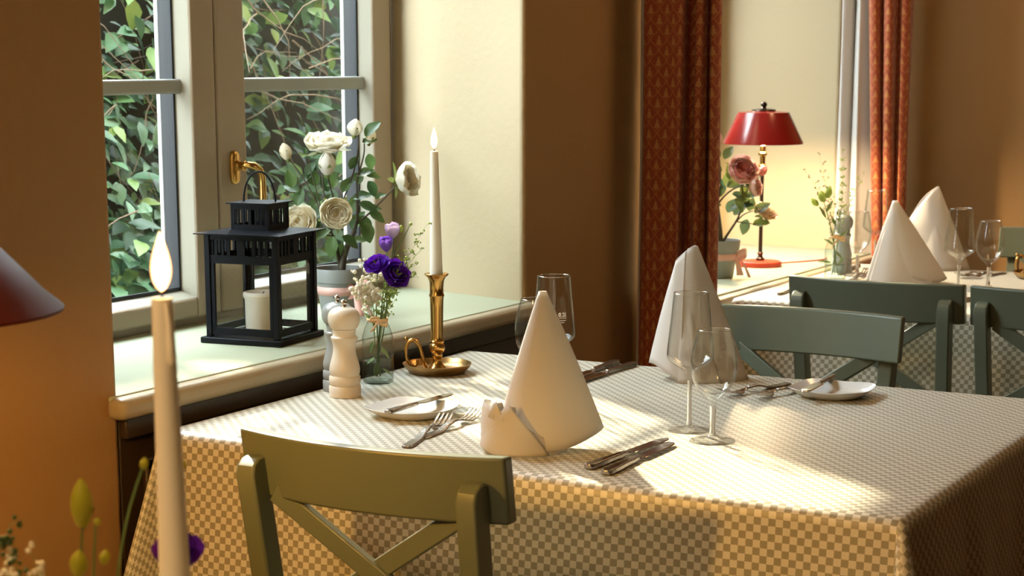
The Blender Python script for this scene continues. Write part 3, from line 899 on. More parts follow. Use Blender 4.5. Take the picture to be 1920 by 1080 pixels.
def sepals(mb, c, d, r, L, n=5, open_=.4, seed=0):
    Mx = frame_of(d); c = Vector(c)
    mb.lathe([(0, -r * .7), (r * .35, -r * .55), (r * .5, -r * .1), (r * .45, r * .1)], 10, c, Mx, cap=False)
    for j in range(n):
        a0 = 2 * PI * j / n + seed
        def fn(u_, v_):
            w_ = .32 * (1 - v_) ** .8 + .02
            a = a0 + (u_ * 2 - 1) * w_ * 1.6
            rad = r * (.45 + .75 * math.sin(v_ * PI / 2 * 1.0)) + open_ * L * v_ ** 2
            return c + Mx @ Vector((rad * math.cos(a), rad * math.sin(a), L * v_ * (1 - .5 * open_ * v_) - .1 * r))
        mb.grid(3, 5, fn)
def bez(p0, p1, p2, p3, n=10):
    p0, p1, p2, p3 = map(Vector, (p0, p1, p2, p3))
    return [p0 * (1 - t_) ** 3 + p1 * 3 * t_ * (1 - t_) ** 2 + p2 * 3 * t_ * t_ * (1 - t_) + p3 * t_ ** 3 for t_ in [i / n for i in range(n + 1)]]
def rose_leaf(mb, p, d, L, W=None, up=(0, -.6, .8)):
    """rounded oval leaf with mid fold"""
    p = Vector(p); d = Vector(d).normalized(); W = W or L * .68
    side = d.cross(Vector(up)); side = side.normalized() if side.length > 1e-3 else Vector((1, 0, 0))
    nr = side.cross(d)
    def fn(u_, v_):
        uu = u_ * 2 - 1
        w_ = W * .5 * math.sin(PI * min(1, v_ * .97 + .015) ** .85) ** .8
        return p + d * (L * v_) + side * (uu * w_) + nr * (abs(uu) * w_ * .28 - L * .22 * v_ * v_ + .02 * L * math.sin(v_ * 14) * abs(uu))
    mb.grid(5, 9, fn)

def potted_rose(label, loc, blooms, buds, leaves, trunk, branches, rib, leafm):
    t_ = thing('potted_rose', label, 'potted plant', loc, YAW)
    H_p = .100
    pr = [(0, 0), (.034, 0), (.036, .002), (.0455, .066), (.0460, .072), (.0505, .0735), (.0535, .099), (.0530, .1005), (.0505, .100), (.0480, .080), (0, .080)]
    pot = MB().lathe(pr, 56).build('pot', M['pot'], t_, ang=40)
    rb = MB(); rb.lathe([(.0429 + .0003, .0470), (.0454 + .0004, .0645)], 56, cap=False)
    ribbon = rb.build('ribbon', M['pink_ribbon'], pot, solid=.0006)
    # bow and tails at the right front
    bw = MB()
    k0 = Vector((.034, -.034, .056)) if rib == 1 else Vector((.040, -.020, .056))
    for sgn, tilt in ((-1, .1), (1, .7)):
        def fn(u_, v_):
            a = u_ * 2 * PI
            return k0 + Vector((sgn * (.014 - .014 * math.cos(a)) * 1.0, -.004 + (v_ - .5) * .004 - .003 * math.sin(a), (.008 * math.sin(a)) + (v_ - .5) * .017 + tilt * .008 * (1 - math.cos(a))))
        bw.grid(18, 3, fn)
    bw.lathe([(0, -.004), (.0035, -.003), (.004, 0), (.0035, .003), (0, .004)], 10, k0)
    bw.build('bow', M['pink_ribbon'], ribbon, solid=.0005)
    tl = MB()
    for sx, L_, sp_ in ((.35, .050, .017), (.95, .062, .007)):
        def fn(u_, v_):
            w_ = sp_ * (.5 + .6 * v_)
            return k0 + Vector((sx * L_ * v_ * .6 + (u_ - .5) * w_, -.004 - .01 * v_, -L_ * v_ * (.95 if sx < .5 else .85) + .012 * math.sin(v_ * PI) * sx))
        tl.grid(3, 10, fn)
    tl.build('ribbon_tail', M['pink_ribbon'], ribbon, solid=.0005)
    sl = MB(); sl.lathe([(.0486, .083), (.03, .086), (.0, .088)], 30); sl.build('soil', M['soil'], t_)
    st = MB()
    for pts, r0, r1 in trunk: 
        q = bez(*pts); st.tube(q, [r0 + (r1 - r0) * i / 10 for i in range(11)], 8)
    for pts, r0, r1 in branches:
        q = bez(*pts); st.tube(q, [r0 + (r1 - r0) * i / 10 for i in range(11)], 6)
    st.build('stem', M['stem_dark'], t_, ang=80)
    lf = MB()
    for p, d, L in leaves: rose_leaf(lf, p, d, L)
    lf.build('leaves', leafm, t_, ang=80)
    for i, (p, d, r, op, lay, m_, hg) in enumerate(blooms):
        b_ = MB(); bloom(b_, p, d, r, op, lay, i * 7 + 3, hg); o_ = b_.build('rose_bloom', M['petal_pale' if m_ == 'petal_pink' else m_], t_, ang=80)
        if m_ == 'petal_pink':
            c_ = MB(); bloom(c_, Vector(p) + Vector(d).normalized() * r * .12, d, r * .66, .4, 6, i + 40, hg * 1.1); c_.build('inner_petals', M[m_], o_, ang=80, label='deep pink inner petals')
        s_ = MB(); dn = Vector(d).normalized(); sepals(s_, Vector(p) - dn * r * .34, d, r * .30, r * .62, 5, 1.3, i); s_.build('sepals', M['sepal'], o_)
    for i, (p, d, r, L, m_) in enumerate(buds):
        b_ = MB(); bud(b_, p, d, r, L, i); o_ = b_.build('rose_bud', M[m_], t_, ang=80)
        s_ = MB(); sepals(s_, p, d, r * .75, L * .62, 5, .12 + .1 * (i % 2), i * 1.3); s_.build('sepals', M['sepal'], o_)
    return t_

# near plant: local units, x right, y away, z up; 1 px = 1.08 mm
K = .00108
def P(px, py, y=0): return ((px - 632) * K, y, (592 - py) * K)
def lv(px, py, ang, L, y=0, tilt=0): return (P(px, py, y), (math.cos(R(ang)), tilt, math.sin(R(ang))), L * K)
potted_rose('white rose plant in a grey pot with pink ribbon on the near sill', (-2.132, 3.118, .8088),
    blooms=[(P(613, 278, .0), (.05, -.35, 1), .042, .95, 6, 'petal_white', .85),
            (P(632, 396, -.035), (.06, -1, .16), .034, .35, 8, 'petal_cream', .55),
            (P(563, 418, .0), (-.25, -.7, .35), .036, .8, 5, 'petal_cream', .8),
            (P(746, 338, -.01), (.75, -.35, .12), .033, .45, 5, 'petal_white', 1.15)],
    buds=[(P(541, 300, .0), (-.28, 0, 1), .0125, .033, 'petal_cream'), (P(616, 326, -.03), (.0, -.15, 1), .0165, .046, 'petal_white'),
          (P(664, 256, .0), (.12, -.1, 1), .0150, .032, 'petal_white'), (P(690, 272, .01), (.3, 0, 1), .010, .030, 'petal_cream')],
    trunk=[((P(637, 505), P(640, 470), P(650, 455), P(662, 430)), .0075, .0050), ((P(633, 505, .005), P(632, 480), P(628, 460), P(622, 440)), .0040, .0030)],
    branches=[((P(662, 430), P(672, 400), P(665, 380), P(668, 360)), .0038, .0022), ((P(664, 420), P(690, 400), P(715, 375), P(742, 345, -.01)), .0022, .0016),
              ((P(668, 362), P(660, 330), P(690, 300), P(680, 262)), .0020, .0014), ((P(640, 380), P(645, 360), P(672, 320), P(672, 258)), .0020, .0014),
              ((P(622, 440), P(600, 400), P(585, 350), P(545, 302)), .0020, .0013), ((P(640, 430), P(625, 380), P(618, 350), P(616, 326, -.03)), .0022, .0015),
              ((P(640, 430), P(600, 400), P(600, 330), P(610, 285)), .0024, .0015), ((P(622, 440), P(590, 440), P(575, 430), P(566, 425)), .0020, .0015),
              ((P(640, 430), P(636, 420), P(634, 410), P(632, 400, -.02)), .0020, .0015), ((P(600, 390), P(590, 340), P(580, 320), P(577, 285)), .0014, .0008)],
    leaves=[lv(548, 352, 100, 34), lv(560, 360, 150, 34, 0, .3), lv(545, 372, 230, 30), lv(556, 385, 75, 34), lv(572, 330, 60, 30, .02), lv(590, 350, 110, 36, .02), lv(590, 322, 60, 30, .02),
            lv(625, 352, 85, 30, -.01), lv(612, 360, 110, 30, .02), lv(640, 360, 60, 34), lv(655, 345, 50, 30, .01), lv(668, 330, 25, 34), lv(680, 325, -10, 32), lv(688, 340, -60, 32), lv(660, 372, 20, 36), lv(672, 380, -15, 36, -.02),
            lv(682, 392, 10, 30), lv(690, 396, -25, 34, -.02), lv(670, 405, -50, 40), lv(680, 415, -70, 40, -.01), lv(655, 400, 80, 34, .01), lv(600, 400, 200, 34), lv(596, 412, 240, 34), lv(618, 430, 200, 40, -.01), lv(625, 440, 255, 40, -.02),
            lv(640, 440, -30, 36, -.02), lv(655, 450, 10, 30), lv(598, 378, 140, 30, .02), lv(684, 258, 50, 38), lv(678, 270, 20, 28), lv(690, 290, -80, 30), lv(606, 388, 60, 32), lv(575, 400, 60, 34, .03), lv(640, 455, 250, 38, .0), lv(700, 372, 30, 22), lv(575, 290, 100, 12), lv(655, 318, 60, 30), lv(655, 430, 60, 40, .02), lv(560, 345, 45, 30, .02), lv(670, 345, 80, 26), lv(610, 350, 30, 30, .02)],
    rib=1, leafm=M['leaf'])
K = .00142
def P(px, py, y=0): return ((px - 1352) * K, y, (520 - py) * K)
potted_rose('pink rose plant in a grey pot beside the red lamp on the far sill', (-1.945, 4.632, .7485),
    blooms=[(P(1388, 322, -.02), (.15, -1, .55), .042, .45, 8, 'petal_pink', .6),
            (P(1404, 352, -.03), (.75, -.5, .15), .024, .30, 5, 'petal_pale', 1.2),
            (P(1434, 402, .02), (.35, -.4, .7), .032, .8, 5, 'petal_peach', .8)],
    buds=[(P(1340, 275), (-.05, 0, 1), .017, .042, 'petal_pale'), (P(1337, 356, -.02), (-.05, -.2, 1), .015, .028, 'petal_pale'), (P(1422, 330, .02), (.7, 0, .7), .011, .030, 'petal_pink'), (P(1335, 350, .03), (-.3, 0, 1), .010, .030, 'petal_pale')],
    trunk=[((P(1350, 462), P(1350, 430), P(1345, 410), P(1342, 380)), .0110, .0080), ((P(1352, 462), P(1358, 450), P(1365, 440), P(1378, 420)), .0040, .0030)],
    branches=[((P(1378, 420), P(1390, 400), P(1396, 380), P(1388, 335)), .0028, .0018), ((P(1378, 420), P(1390, 405), P(1395, 400), P(1412, 396)), .0022, .0014),
              ((P(1378, 415), P(1400, 420), P(1410, 418), P(1424, 424)), .0018, .0012), ((P(1345, 382), P(1350, 350), P(1352, 310), P(1341, 278)), .0036, .0018),
              ((P(1345, 385), P(1360, 360), P(1385, 345), P(1402, 352)), .0026, .0016), ((P(1344, 400), P(1330, 390), P(1328, 372), P(1326, 340)), .0022, .0014), ((P(1400, 350), P(1412, 345), P(1418, 338), P(1424, 330)), .0015, .001)],
    leaves=[lv(1345, 300, 110, 26), lv(1350, 290, 175, 28), lv(1350, 325, 200, 34), lv(1352, 322, 150, 34), lv(1356, 300, 60, 28), lv(1345, 345, 215, 30), lv(1352, 385, 190, 32), lv(1360, 350, 60, 36, .02), lv(1362, 352, 20, 36),
            lv(1372, 365, -10, 30), lv(1398, 380, 190, 30), lv(1376, 372, -50, 30, -.02), lv(1396, 372, 100, 26), lv(1398, 370, 20, 26), lv(1382, 345, 20, 40), lv(1366, 400, 60, 32, .02), lv(1378, 405, 50, 34, .02), lv(1402, 412, -110, 30), lv(1404, 396, 75, 26),
            lv(1412, 422, 15, 32), lv(1415, 400, 40, 34), lv(1388, 388, 20, 30), lv(1350, 370, 100, 30), lv(1358, 365, 120, 40, .02), lv(1390, 360, -60, 30), lv(1372, 340, 100, 30, .02)],
    rib=2, leafm=M['leaf_blue'])

# bottles
def bottle(label, loc):
    t_ = thing('glass_bottle', label, 'vase', loc, YAW)
    o_ = [(0, .0015), (.024, 0), (.0270, .002), (.0282, .006), (.0283, .075), (.0270, .086), (.0225, .100), (.0178, .110), (.0165, .116), (.0165, .122), (.0182, .123), (.0182, .126), (.0168, .1275), (.0168, .131), (.0182, .132), (.0182, .136), (.0160, .137)]
    MB().lathe(o_, 48, cap=False).build('glass_body', M['bottle'], t_, ang=50)
    MB().lathe([(0, .004), (.0255, .004), (.0262, .008), (.0262, .0400), (.0, .0400)], 40).build('water', M['bottle'], t_, ang=50)
    rb = MB(); rb.lathe([(.0190, .112), (.0186, .1165)], 30, cap=False)
    for sg in (-1, 1):
        rb.grid(14, 3, lambda u_, v_: Vector((.004 + sg * (.008 - .008 * math.cos(2 * PI * u_)), -.0195 - .002 * math.sin(2 * PI * u_), .113 + .004 * math.sin(2 * PI * u_) - sg * .003 + (v_ - .5) * .005)))
        rb.grid(3, 6, lambda u_, v_: Vector((.004 + sg * .014 * v_ + (u_ - .5) * .005, -.0200 - .004 * v_, .113 - (.018 if sg < 0 else .010) * v_)))
    rb.build('ribbon', M['peach_ribbon'], t_, solid=.0004)
    return t_
bottle('small clear glass bottle vase with peach ribbon beside the mills', (-1.825, 2.786, .7505))
bottle('clear bottle vase with peach ribbon beside grey mill on far table', (-1.648, 4.700, .7505))
bottle('clear bottle vase on the foreground table left of the tall candle', (-.985, 1.075, .7505))

def sprig(name, mat_stem, mat_leaf, label, cat, loc, pts, side_n, seed, blob=.0022, spread=.02, start=.45, r=.0009, blobs=3, group=None, stemlab=None):
    rs = random.Random(seed)
    t_ = thing(name, label, cat, loc, YAW, group)
    q = bez(*pts, 18)
    s = MB(); s.tube(q, [r * (1 - i / 26) for i in range(19)], 6)
    f = MB()
    for k in range(side_n):
        tt = start + (1 - start) * k / max(1, side_n - 1)
        p = q[min(18, int(tt * 18))]
        a = rs.uniform(0, 2 * PI); d = Vector((math.cos(a), .6 * math.sin(a), rs.uniform(.3, 1.1))) * spread * rs.uniform(.5, 1.1) * (1.1 - .5 * tt)
        e = p + d
        s.tube([p, p + d * .5 + Vector((0, 0, -.001)), e], [r * .45, r * .4, r * .3], 4)
        for b_ in range(blobs):
            c_ = e + Vector((rs.uniform(-1, 1), rs.uniform(-1, 1), rs.uniform(-1, 1))) * blob * 1.6 - d * .3 * rs.random()
            rr_ = blob * rs.uniform(.6, 1.1)
            f.lathe([(0, -rr_), (rr_ * .8, -rr_ * .5), (rr_, .1 * rr_), (rr_ * .6, rr_ * .8), (0, rr_)], 6, c_, frame_of((rs.uniform(-1, 1), rs.uniform(-1, 1), 1)))
    s.build('stem', mat_stem, t_)
    f.build('florets', mat_leaf, t_, ang=70)
    return t_
def lisianthus(label, loc, stems, flowers, buds_, leaves, group=None):
    t_ = thing('lisianthus', label, 'flower', loc, YAW, group)
    s = MB()
    for pts in stems: s.tube(bez(*pts), [.0014 - .0005 * i / 10 for i in range(11)], 6)
    s.build('stem', M['stem'], t_)
    for i, (p, d, r, op, m_, hg) in enumerate(flowers):
        b_ = MB(); bloom(b_, p, d, r, op, 3, i * 5 + 11, hg); o_ = b_.build('flower_head', M[m_], t_, ang=80)
        s_ = MB(); sepals(s_, Vector(p), d, r * .25, r * .7, 5, .2, i); s_.build('sepals', M['stem_thin'], o_)
    for i, (p, d, r, L, m_) in enumerate(buds_):
        b_ = MB(); bud(b_, p, d, r, L, i); b_.build('flower_bud', M[m_], t_, ang=80)
    if leaves:
        lf = MB()
        for p, d, L in leaves: rose_leaf(lf, p, d, L, L * .28)
        lf.build('leaves', M['stem_thin'], t_, ang=80)
    return t_
K = .00096
def P(px, py, y=0): return ((px - 708) * K, y, (718 - py) * K)
B1 = (-1.825, 2.786, .7505)
lisianthus('purple, violet and lilac blooms in the bottle vase on near table', B1,
    [(P(700, 706), P(715, 640), P(735, 580), P(722, 500, -.005)), (P(712, 706), P(710, 640), P(700, 560), P(712, 500)), (P(704, 706), P(712, 600), P(722, 540), P(728, 470)),
     (P(706, 706), P(708, 600), P(738, 500), P(742, 440)), (P(742, 480), P(748, 460), P(765, 440), P(770, 424))],
    [(P(710, 500, -.004), (-.25, -.7, .8), .0215, .85, 'purple', .9), (P(742, 516, -.008), (.35, -.75, .45), .0240, .9, 'purple', .9), (P(727, 472), (-.1, -.3, 1), .0130, .15, 'violet', 2.0), (P(739, 446), (-.05, -.2, 1), .0150, .2, 'lilac', 1.7)],
    [(P(753, 438), (.1, 0, 1), .0045, .013, 'sprig'), (P(770, 426), (.5, 0, 1), .003, .007, 'sprig')],
    [(P(705, 610, -.004), (-.5, 0, .7), .03), (P(722, 560), (.7, 0, .4), .03), (P(712, 650), (.5, -.2, -.5), .028), (P(704, 670), (-.5, 0, -.3), .022), (P(716, 690, -.01), (.6, 0, -.3), .02), (P(700, 640), (-.3, 0, -.8), .025), (P(726, 545), (.3, 0, -.9), .022)])
for i, (ex, ey, yy) in enumerate(((672, 520, 0), (690, 500, .01), (665, 548, -.01), (680, 535, -.012), (695, 545, -.015))):
    sprig('babys_breath_stem', M['stem_thin'], M['white_tiny'], 'tiny white flower spray left in the bottle vase, ' + ['leftmost tall tip', 'highest spray', 'lowest left spray', 'front spray beside ribbon pot', 'spray just below the purple bloom'][i], 'flower', B1,
          (P(700, 700), P(706, 600), P(700, 560, yy), P(ex, ey, yy)), 14, 40 + i, .0040, .022, .62, .0007, 3)
for i, (ex, ey) in enumerate(((800, 425), (790, 470), (778, 500), (786, 522))):
    sprig('grass_sprig', M['stem_thin'], M['sprig'], 'yellow green seed sprig right of the purple blooms, ' + ['tallest one touching the candle', 'second highest', 'middle one', 'lowest one bending right'][i], 'flower', B1,
          (P(708, 700), P(712, 600), P(730, 540 - 10 * i), P(ex, ey)), 34, 60 + i, .0019, .020, .40, .0007, 3)
K = .00139
def P(px, py, y=0): return ((px - 1546) * K, y, (532 - py) * K)
B2 = (-1.648, 4.700, .7505)
for i, (ex, ey, mm, lab) in enumerate(((1487, 330, 'tiny_brown', 'dry reddish seed sprig leaning left in the far bottle vase'), (1510, 300, 'tiny_brown', 'pale dry sprig leaning left above the far bottle vase'), (1553, 292, 'sprig', 'tall bright green seed spike standing in the far bottle vase'),
                                      (1594, 334, 'sprig', 'thin green sprig leaning right out of the far bottle vase'), (1540, 372, 'white_tiny', 'short cream flower sprig above the neck of far bottle vase'))):
    sprig('flower_sprig', M['stem_thin'], M[mm], lab, 'flower', B2, (P(1545, 522), P(1546, 450), P(1535 if ex < 1540 else 1560, 400), P(ex, ey)), 34 if i == 2 else 22, 80 + i, .0026 if i == 2 else .0019, .012 if i == 2 else .020, .5, .0010, 3)
lisianthus('green leafy flower stem with pale green buds in far bottle vase', B2,
    [(P(1540, 522), P(1552, 470), P(1530, 420), P(1518, 375)), (P(1552, 522), P(1540, 470), P(1540, 430), P(1548, 400))],
    [], [(P(1520, 385), (-.3, 0, 1), .010, .030, 'sprig'), (P(1510, 392), (-.8, 0, .8), .008, .026, 'sprig'), (P(1528, 378), (.1, 0, 1), .009, .032, 'sprig')],
    [(P(1540, 465, -.01), (-.6, 0, .5), .03), (P(1548, 455, -.01), (.5, 0, .6), .035), (P(1545, 478), (.6, 0, -.5), .03), (P(1538, 500), (-.9, 0, .25), .035), (P(1550, 505), (.5, 0, .7), .03), (P(1544, 430), (-.3, 0, .8), .03), (P(1525, 415), (-.4, 0, .9), .035), (P(1526, 405), (.4, 0, .9), .035)])
# foreground flowers, out of focus
K = .00043
def P(px, py, y=0): return ((px - 180) * K, y, (1500 - py) * K)
# base of this vase sits at z .75; photo row 1500 is its foot
B3 = (-.985, 1.075, .7505)
lisianthus('yellow green closed bud on a thin stem in the left foreground', B3,
    [(P(185, 1480), P(180, 1300), P(178, 1100), P(190, 1003))], [], [(P(190, 1005), (.0, 0, 1), .0085, .038, 'bud_yellow')], [(P(190, 1012), (.35, 0, .9), .020)])
lisianthus('smaller yellow green bud at the bottom left below the taller bud', B3,
    [(P(190, 1480), P(190, 1300), P(180, 1150), P(178, 1090))], [], [(P(178, 1098), (.1, -.1, 1), .0070, .022, 'bud_yellow'), (P(214, 1002), (.4, 0, 1), .0030, .006, 'bud_yellow')],
    None).children
lisianthus('dull purple bloom half hidden behind the foreground candle', B3,
    [(P(200, 1480), P(230, 1300), P(320, 1190), P(335, 1125, .06)), (P(240, 1250), P(240, 1150), P(250, 1020), P(282, 915, .05)), (P(195, 1480), P(200, 1200), P(205, 1080), P(214, 1000))],
    [(P(333, 1105, .06), (.1, -.5, .8), .0200, .5, 'purple', 1.1)], [(P(280, 925, .05), (.2, 0, 1), .0035, .010, 'bud_yellow'), (P(352, 925, .05), (.2, 0, 1), .0030, .008, 'bud_yellow'), (P(225, 1075), (.2, 0, 1), .0040, .012, 'bud_yellow')],
    [(P(322, 1075, .06), (.3, 0, .6), .02)])
for i, (ex, ey, mm) in enumerate(((58, 1000, 'leaf'), (10, 1062, 'white_tiny'), (100, 1060, 'white_tiny'), (45, 1045, 'white_tiny'))):
    sprig('flower_sprig', M['stem_thin'], M[mm], ['dark leafy sprig tip in the bottom left corner', 'leftmost white flower cluster at the bottom left edge', 'white flower cluster nearest the yellow buds in foreground', 'white flower cluster below the dark leafy sprig'][i], 'flower', B3,
          (P(176, 1480), P(170, 1350), P(ex + 10, 1200), P(ex, ey)), 9, 100 + i, .0022 if i else .0028, .010, .88, .0007, 3)

# ------------------------------------------------------------------ napkins
def napkin(label, loc, sheets, group=None):
    """sheets: list of (apex, [base points], bulge, n)"""
    t_ = thing('folded_napkin', label, 'napkin', loc, YAW)
    for k, (apex, base, bulge) in enumerate(sheets):
        pts = [Vector(p) for p in base]
        ap = [Vector(a_) for a_ in apex] if hasattr(apex[0], '__len__') else [Vector(apex)] * len(pts)
        cen = sum(pts, Vector()) / len(pts)
        def curve(u_, pts=pts):
            x = u_ * (len(pts) - 1); i = min(int(x), len(pts) - 2); f = x - i
            P_ = [pts[max(0, i - 1)], pts[i], pts[i + 1], pts[min(len(pts) - 1, i + 2)]]
            return .5 * (2 * P_[1] + (P_[2] - P_[0]) * f + (2 * P_[0] - 5 * P_[1] + 4 * P_[2] - P_[3]) * f * f + (3 * P_[1] - P_[0] - 3 * P_[2] + P_[3]) * f ** 3)
        def fn(u_, v_, ap=ap, cen=cen, curve=curve):
            b_ = curve(u_); apex = curve(u_, ap)
            out_ = Vector((b_.x - cen.x, b_.y - cen.y, 0)); out_ = out_.normalized() if out_.length > 1e-4 else out_
            tip = apex + out_ * .004 + (b_ - apex) * .015
            return tip.lerp(b_, v_) + out_ * bulge * math.sin(PI * v_) * .5
        MB().grid(len(pts) * 7, 22, fn).build('napkin_fold', M['napkin'], t_, solid=.0012, ang=60)
    return t_
# nearest napkin (cream), local 1 px = .79 mm; origin at px (985,845)
n1 = napkin('cone folded napkin with turned up cuff on the front edge of near table', (-1.309, 2.400, .7505),
    [((.021, .0, .239), [(-.040, .012, .030), (-.046, -.012, .022), (-.020, -.040, .010), (.020, -.052, .008), (.060, -.046, .012), (.098, -.022, .026), (.112, .006, .034), (.090, .034, .030), (.040, .045, .02), (-.010, .036, .018), (-.040, .014, .026)], .004)])
cf = MB()
def cuff_pt(a, hgt, v_, off=0):
    k = .5 - .5 * math.cos(a)
    bul = .007 * math.sin(PI * v_ * .8) * k
    rx = .0615 - .004 * v_ * k + bul + off; ry = .055 - .006 * v_ + bul + off
    return Vector((rx * math.cos(a) - .003, -.003 + ry * math.sin(a), hgt * v_ + .0006))
def cuff(u_, v_):
    a = R(2) - u_ * R(215)             # from right, through front, to left and round the back
    return cuff_pt(a, .004 + .070 * (.5 - .5 * math.cos(a)) ** .9, v_)
cf.grid(44, 12, cuff)
cf.build('napkin_cuff', M['napkin'], n1, solid=.0014, ang=60)
c2 = MB()
def cuff2(u_, v_):
    a = -R(112 - 55 * (1 - v_)) - u_ * R(80)
    return cuff_pt(a, .076 - .060 * u_, v_, .0022)
c2.grid(24, 10, cuff2); c2.build('napkin_cuff', M['napkin'], n1, solid=.0012, ang=60)
c3 = MB()
def cuff3(u_, v_):
    a = -R(134 - 50 * (1 - v_)) - u_ * R(60)
    return cuff_pt(a, .079 - .042 * u_, v_, .0006)
c3.grid(20, 10, cuff3); c3.build('napkin_cuff', M['napkin'], n1, solid=.0012, ang=60)
for (x0_, z0_, x1_, z1_, y_) in ((-.036, .052, -.0215, .0745, -.0530), (-.052, .054, -.0405, .0790, -.0430)):
    tb = MB(); d_ = Vector((x1_ - x0_, 0.004, z1_ - z0_)); L_ = d_.length; d_.normalize(); sd = Vector((d_.z, 0, -d_.x))
    p0 = Vector((x0_, y_, z0_))
    tb.v = [p0 - sd * .008, p0 + sd * .008, p0 + d_ * (L_ * .80) + sd * .0085, p0 + d_ * L_ + sd * .003, p0 + d_ * (L_ * .78) - sd * .008]
    tb.f = [(0, 1, 2, 3, 4)]
    tb.build('napkin_tab', M['napkin'], n1, solid=.0014)
napkin('tall bluish white cone napkin behind the large wine glass', (-1.345, 3.100, .7505),
    [([(-.020, -.006, .235), (-.034, -.002, .218), (-.034, 0, .216), (-.030, .002, .222), (-.008, .004, .242), (-.006, 0, .244), (-.006, 0, .244), (-.006, 0, .244), (-.007, 0, .244), (-.010, -.004, .244), (-.016, -.006, .240)], [(-.030, -.050, .000), (-.052, -.040, .014), (-.078, -.010, .030), (-.080, .012, .026), (-.030, .050, .010), (.040, .050, .004), (.088, .018, .002), (.094, -.008, .000), (.070, -.028, .0), (.010, -.048, .0), (-.040, -.046, .0)], .004),
     ((-.020, -.008, .200), [(-.036, -.054, .001), (-.020, -.058, .0), (.010, -.056, .0), (.040, -.045, .0)], .003)])
napkin('white cone napkin standing in front on the far table', (-1.470, 4.740, .7505),
    [((-.036, 0, .214), [(-.108, -.010, .000), (-.060, -.050, .030), (-.02, -.060, .030), (.020, -.065, .012), (.070, -.050, .006), (.104, -.012, .012), (.080, .02, .02), (.0, .045, .01), (-.070, .030, .0), (-.108, -.008, .0)], .003),
     ((-.040, -.004, .19), [(-.102, -.030, .0), (-.060, -.066, .0), (.0, -.072, .0), (.06, -.060, .0)], .002)])
napkin('white cone napkin standing further back against the ochre wall', (-1.495, 5.110, .7505),
    [([(-.075, 0, .145), (-.040, -.01, .200), (-.016, -.003, .226), (-.012, 0, .228), (-.012, 0, .228), (-.012, 0, .228), (-.014, 0, .226), (-.045, .006, .195), (-.075, 0, .145)], [(-.150, -.010, .01), (-.060, -.050, .0), (.0, -.065, .0), (.060, -.050, .0), (.085, -.010, .0), (.050, .04, .0), (-.02, .05, .0), (-.080, .03, .0), (-.150, -.008, .0)], .003),
     ((-.030, -.004, .205), [(-.050, -.060, .001), (-.020, -.072, .0), (.020, -.070, .0), (.05, -.058, .0)], .002)])

# ------------------------------------------------------------------ cutlery and plates
def extr(mb, outline, z0fn, th):
    """outline: list of (y, halfwidth); thin solid strip following z0fn(y)"""
    n_ = len(outline); b0 = len(mb.v)
    for y, hw in outline:
        z = z0fn(y)
        mb.v += [(-hw, y, z), (hw, y, z), (hw * .82, y, z + th), (-hw * .82, y, z + th)]
    for i in range(n_ - 1):
        for k in range(4):
            a = b0 + i * 4 + k; c_ = b0 + i * 4 + (k + 1) % 4
            mb.f.append((a, c_, c_ + 4, a + 4))
    mb.f.append((b0 + 3, b0 + 2, b0 + 1, b0)); e = b0 + (n_ - 1) * 4; mb.f.append((e, e + 1, e + 2, e + 3))
def handle_outline(L, w_):
    return [(0, w_ * .55), (.003, w_ * .9), (.010, w_ * 1.08), (.022, w_ * .95), (.030, w_ * 1.02), (L * .5, w_ * .78), (L * .72, w_ * .62), (L * .80, w_ * .74), (L * .86, w_ * .58), (L, w_ * .50)]
def knife(label, loc, rz, L=.225, small=False, tilt=0):
    t_ = thing('table_knife', label, 'knife', loc, rz)
    LH = L * .46; w_ = .0092 if not small else .0075
    h_ = MB(); extr(h_, handle_outline(LH, w_), lambda y: .0002, .0075 if not small else .006); h_.build('handle', M['steel_worn'], t_, bevel=.0018, seg=3)
    b_ = MB()
    LB = L - LH
    out_ = [(LH - .002, .0045), (LH + .006, .0055), (LH + .010, .009)] + [(LH + LB * k / 10, .0098 * (1 - .0 * k)) for k in range(1, 8)] + [(LH + LB * .86, .0088), (LH + LB * .95, .0058), (L, .0012)]
    extr(b_, out_, lambda y: .0028, .0014)
    b_.build('blade', M['steel'], t_, bevel=.0004, seg=1)
    if tilt: t_.rotation_euler.x = tilt
    return t_
def fork(label, loc, rz, L=.200, tilt=0):
    t_ = thing('table_fork', label, 'fork', loc, rz)
    LH = L * .60
    arch = lambda y: .0002 + .009 * math.sin(PI * min(1, max(0, (y - LH * .5) / (L * .50)))) + (.016 * max(0, (y - L * .70) / (L * .30)) ** 1.6)
    h_ = MB(); extr(h_, handle_outline(LH, .0095), arch, .0030); h_.build('handle', M['steel_worn'], t_, bevel=.001)
    hd = MB()
    extr(hd, [(LH - .002, .0045), (L * .66, .0038), (L * .70, .006), (L * .73, .0105), (L * .77, .0125), (L * .785, .0125)], arch, .0020)
    for k in range(4):
        x_ = -.0105 + .007 * k
        n0 = len(hd.v)
        extr(hd, [(L * .78, .0022), (L * .85, .0021), (L * .92, .0018), (L * .98, .0014), (L, .0006)], arch, .0016)
        for q in range(n0, len(hd.v)): hd.v[q] = (hd.v[q][0] + x_, hd.v[q][1], hd.v[q][2])
    hd.build('tines', M['steel'], t_, bevel=.0003, seg=1)
    if tilt: t_.rotation_euler.x = tilt
    return t_
ZT_ = .7510
knife('left one of two steel knives lying below the front wine glasses', (-1.168, 2.318, ZT_), R(-3), .245)
knife('right one of two steel knives lying below the front wine glasses', (-1.130, 2.296, ZT_), R(1), .240)
fork('front silver fork between the small plate and cream napkin', (-1.472, 2.320, ZT_), R(14), .205)
fork('silver fork lying half under the front fork beside small plate', (-1.487, 2.392, ZT_), R(3), .185)
knife('right one of two dark handled knives beyond the cream napkin', (-1.505, 3.180, ZT_), R(180 - 1), .245)
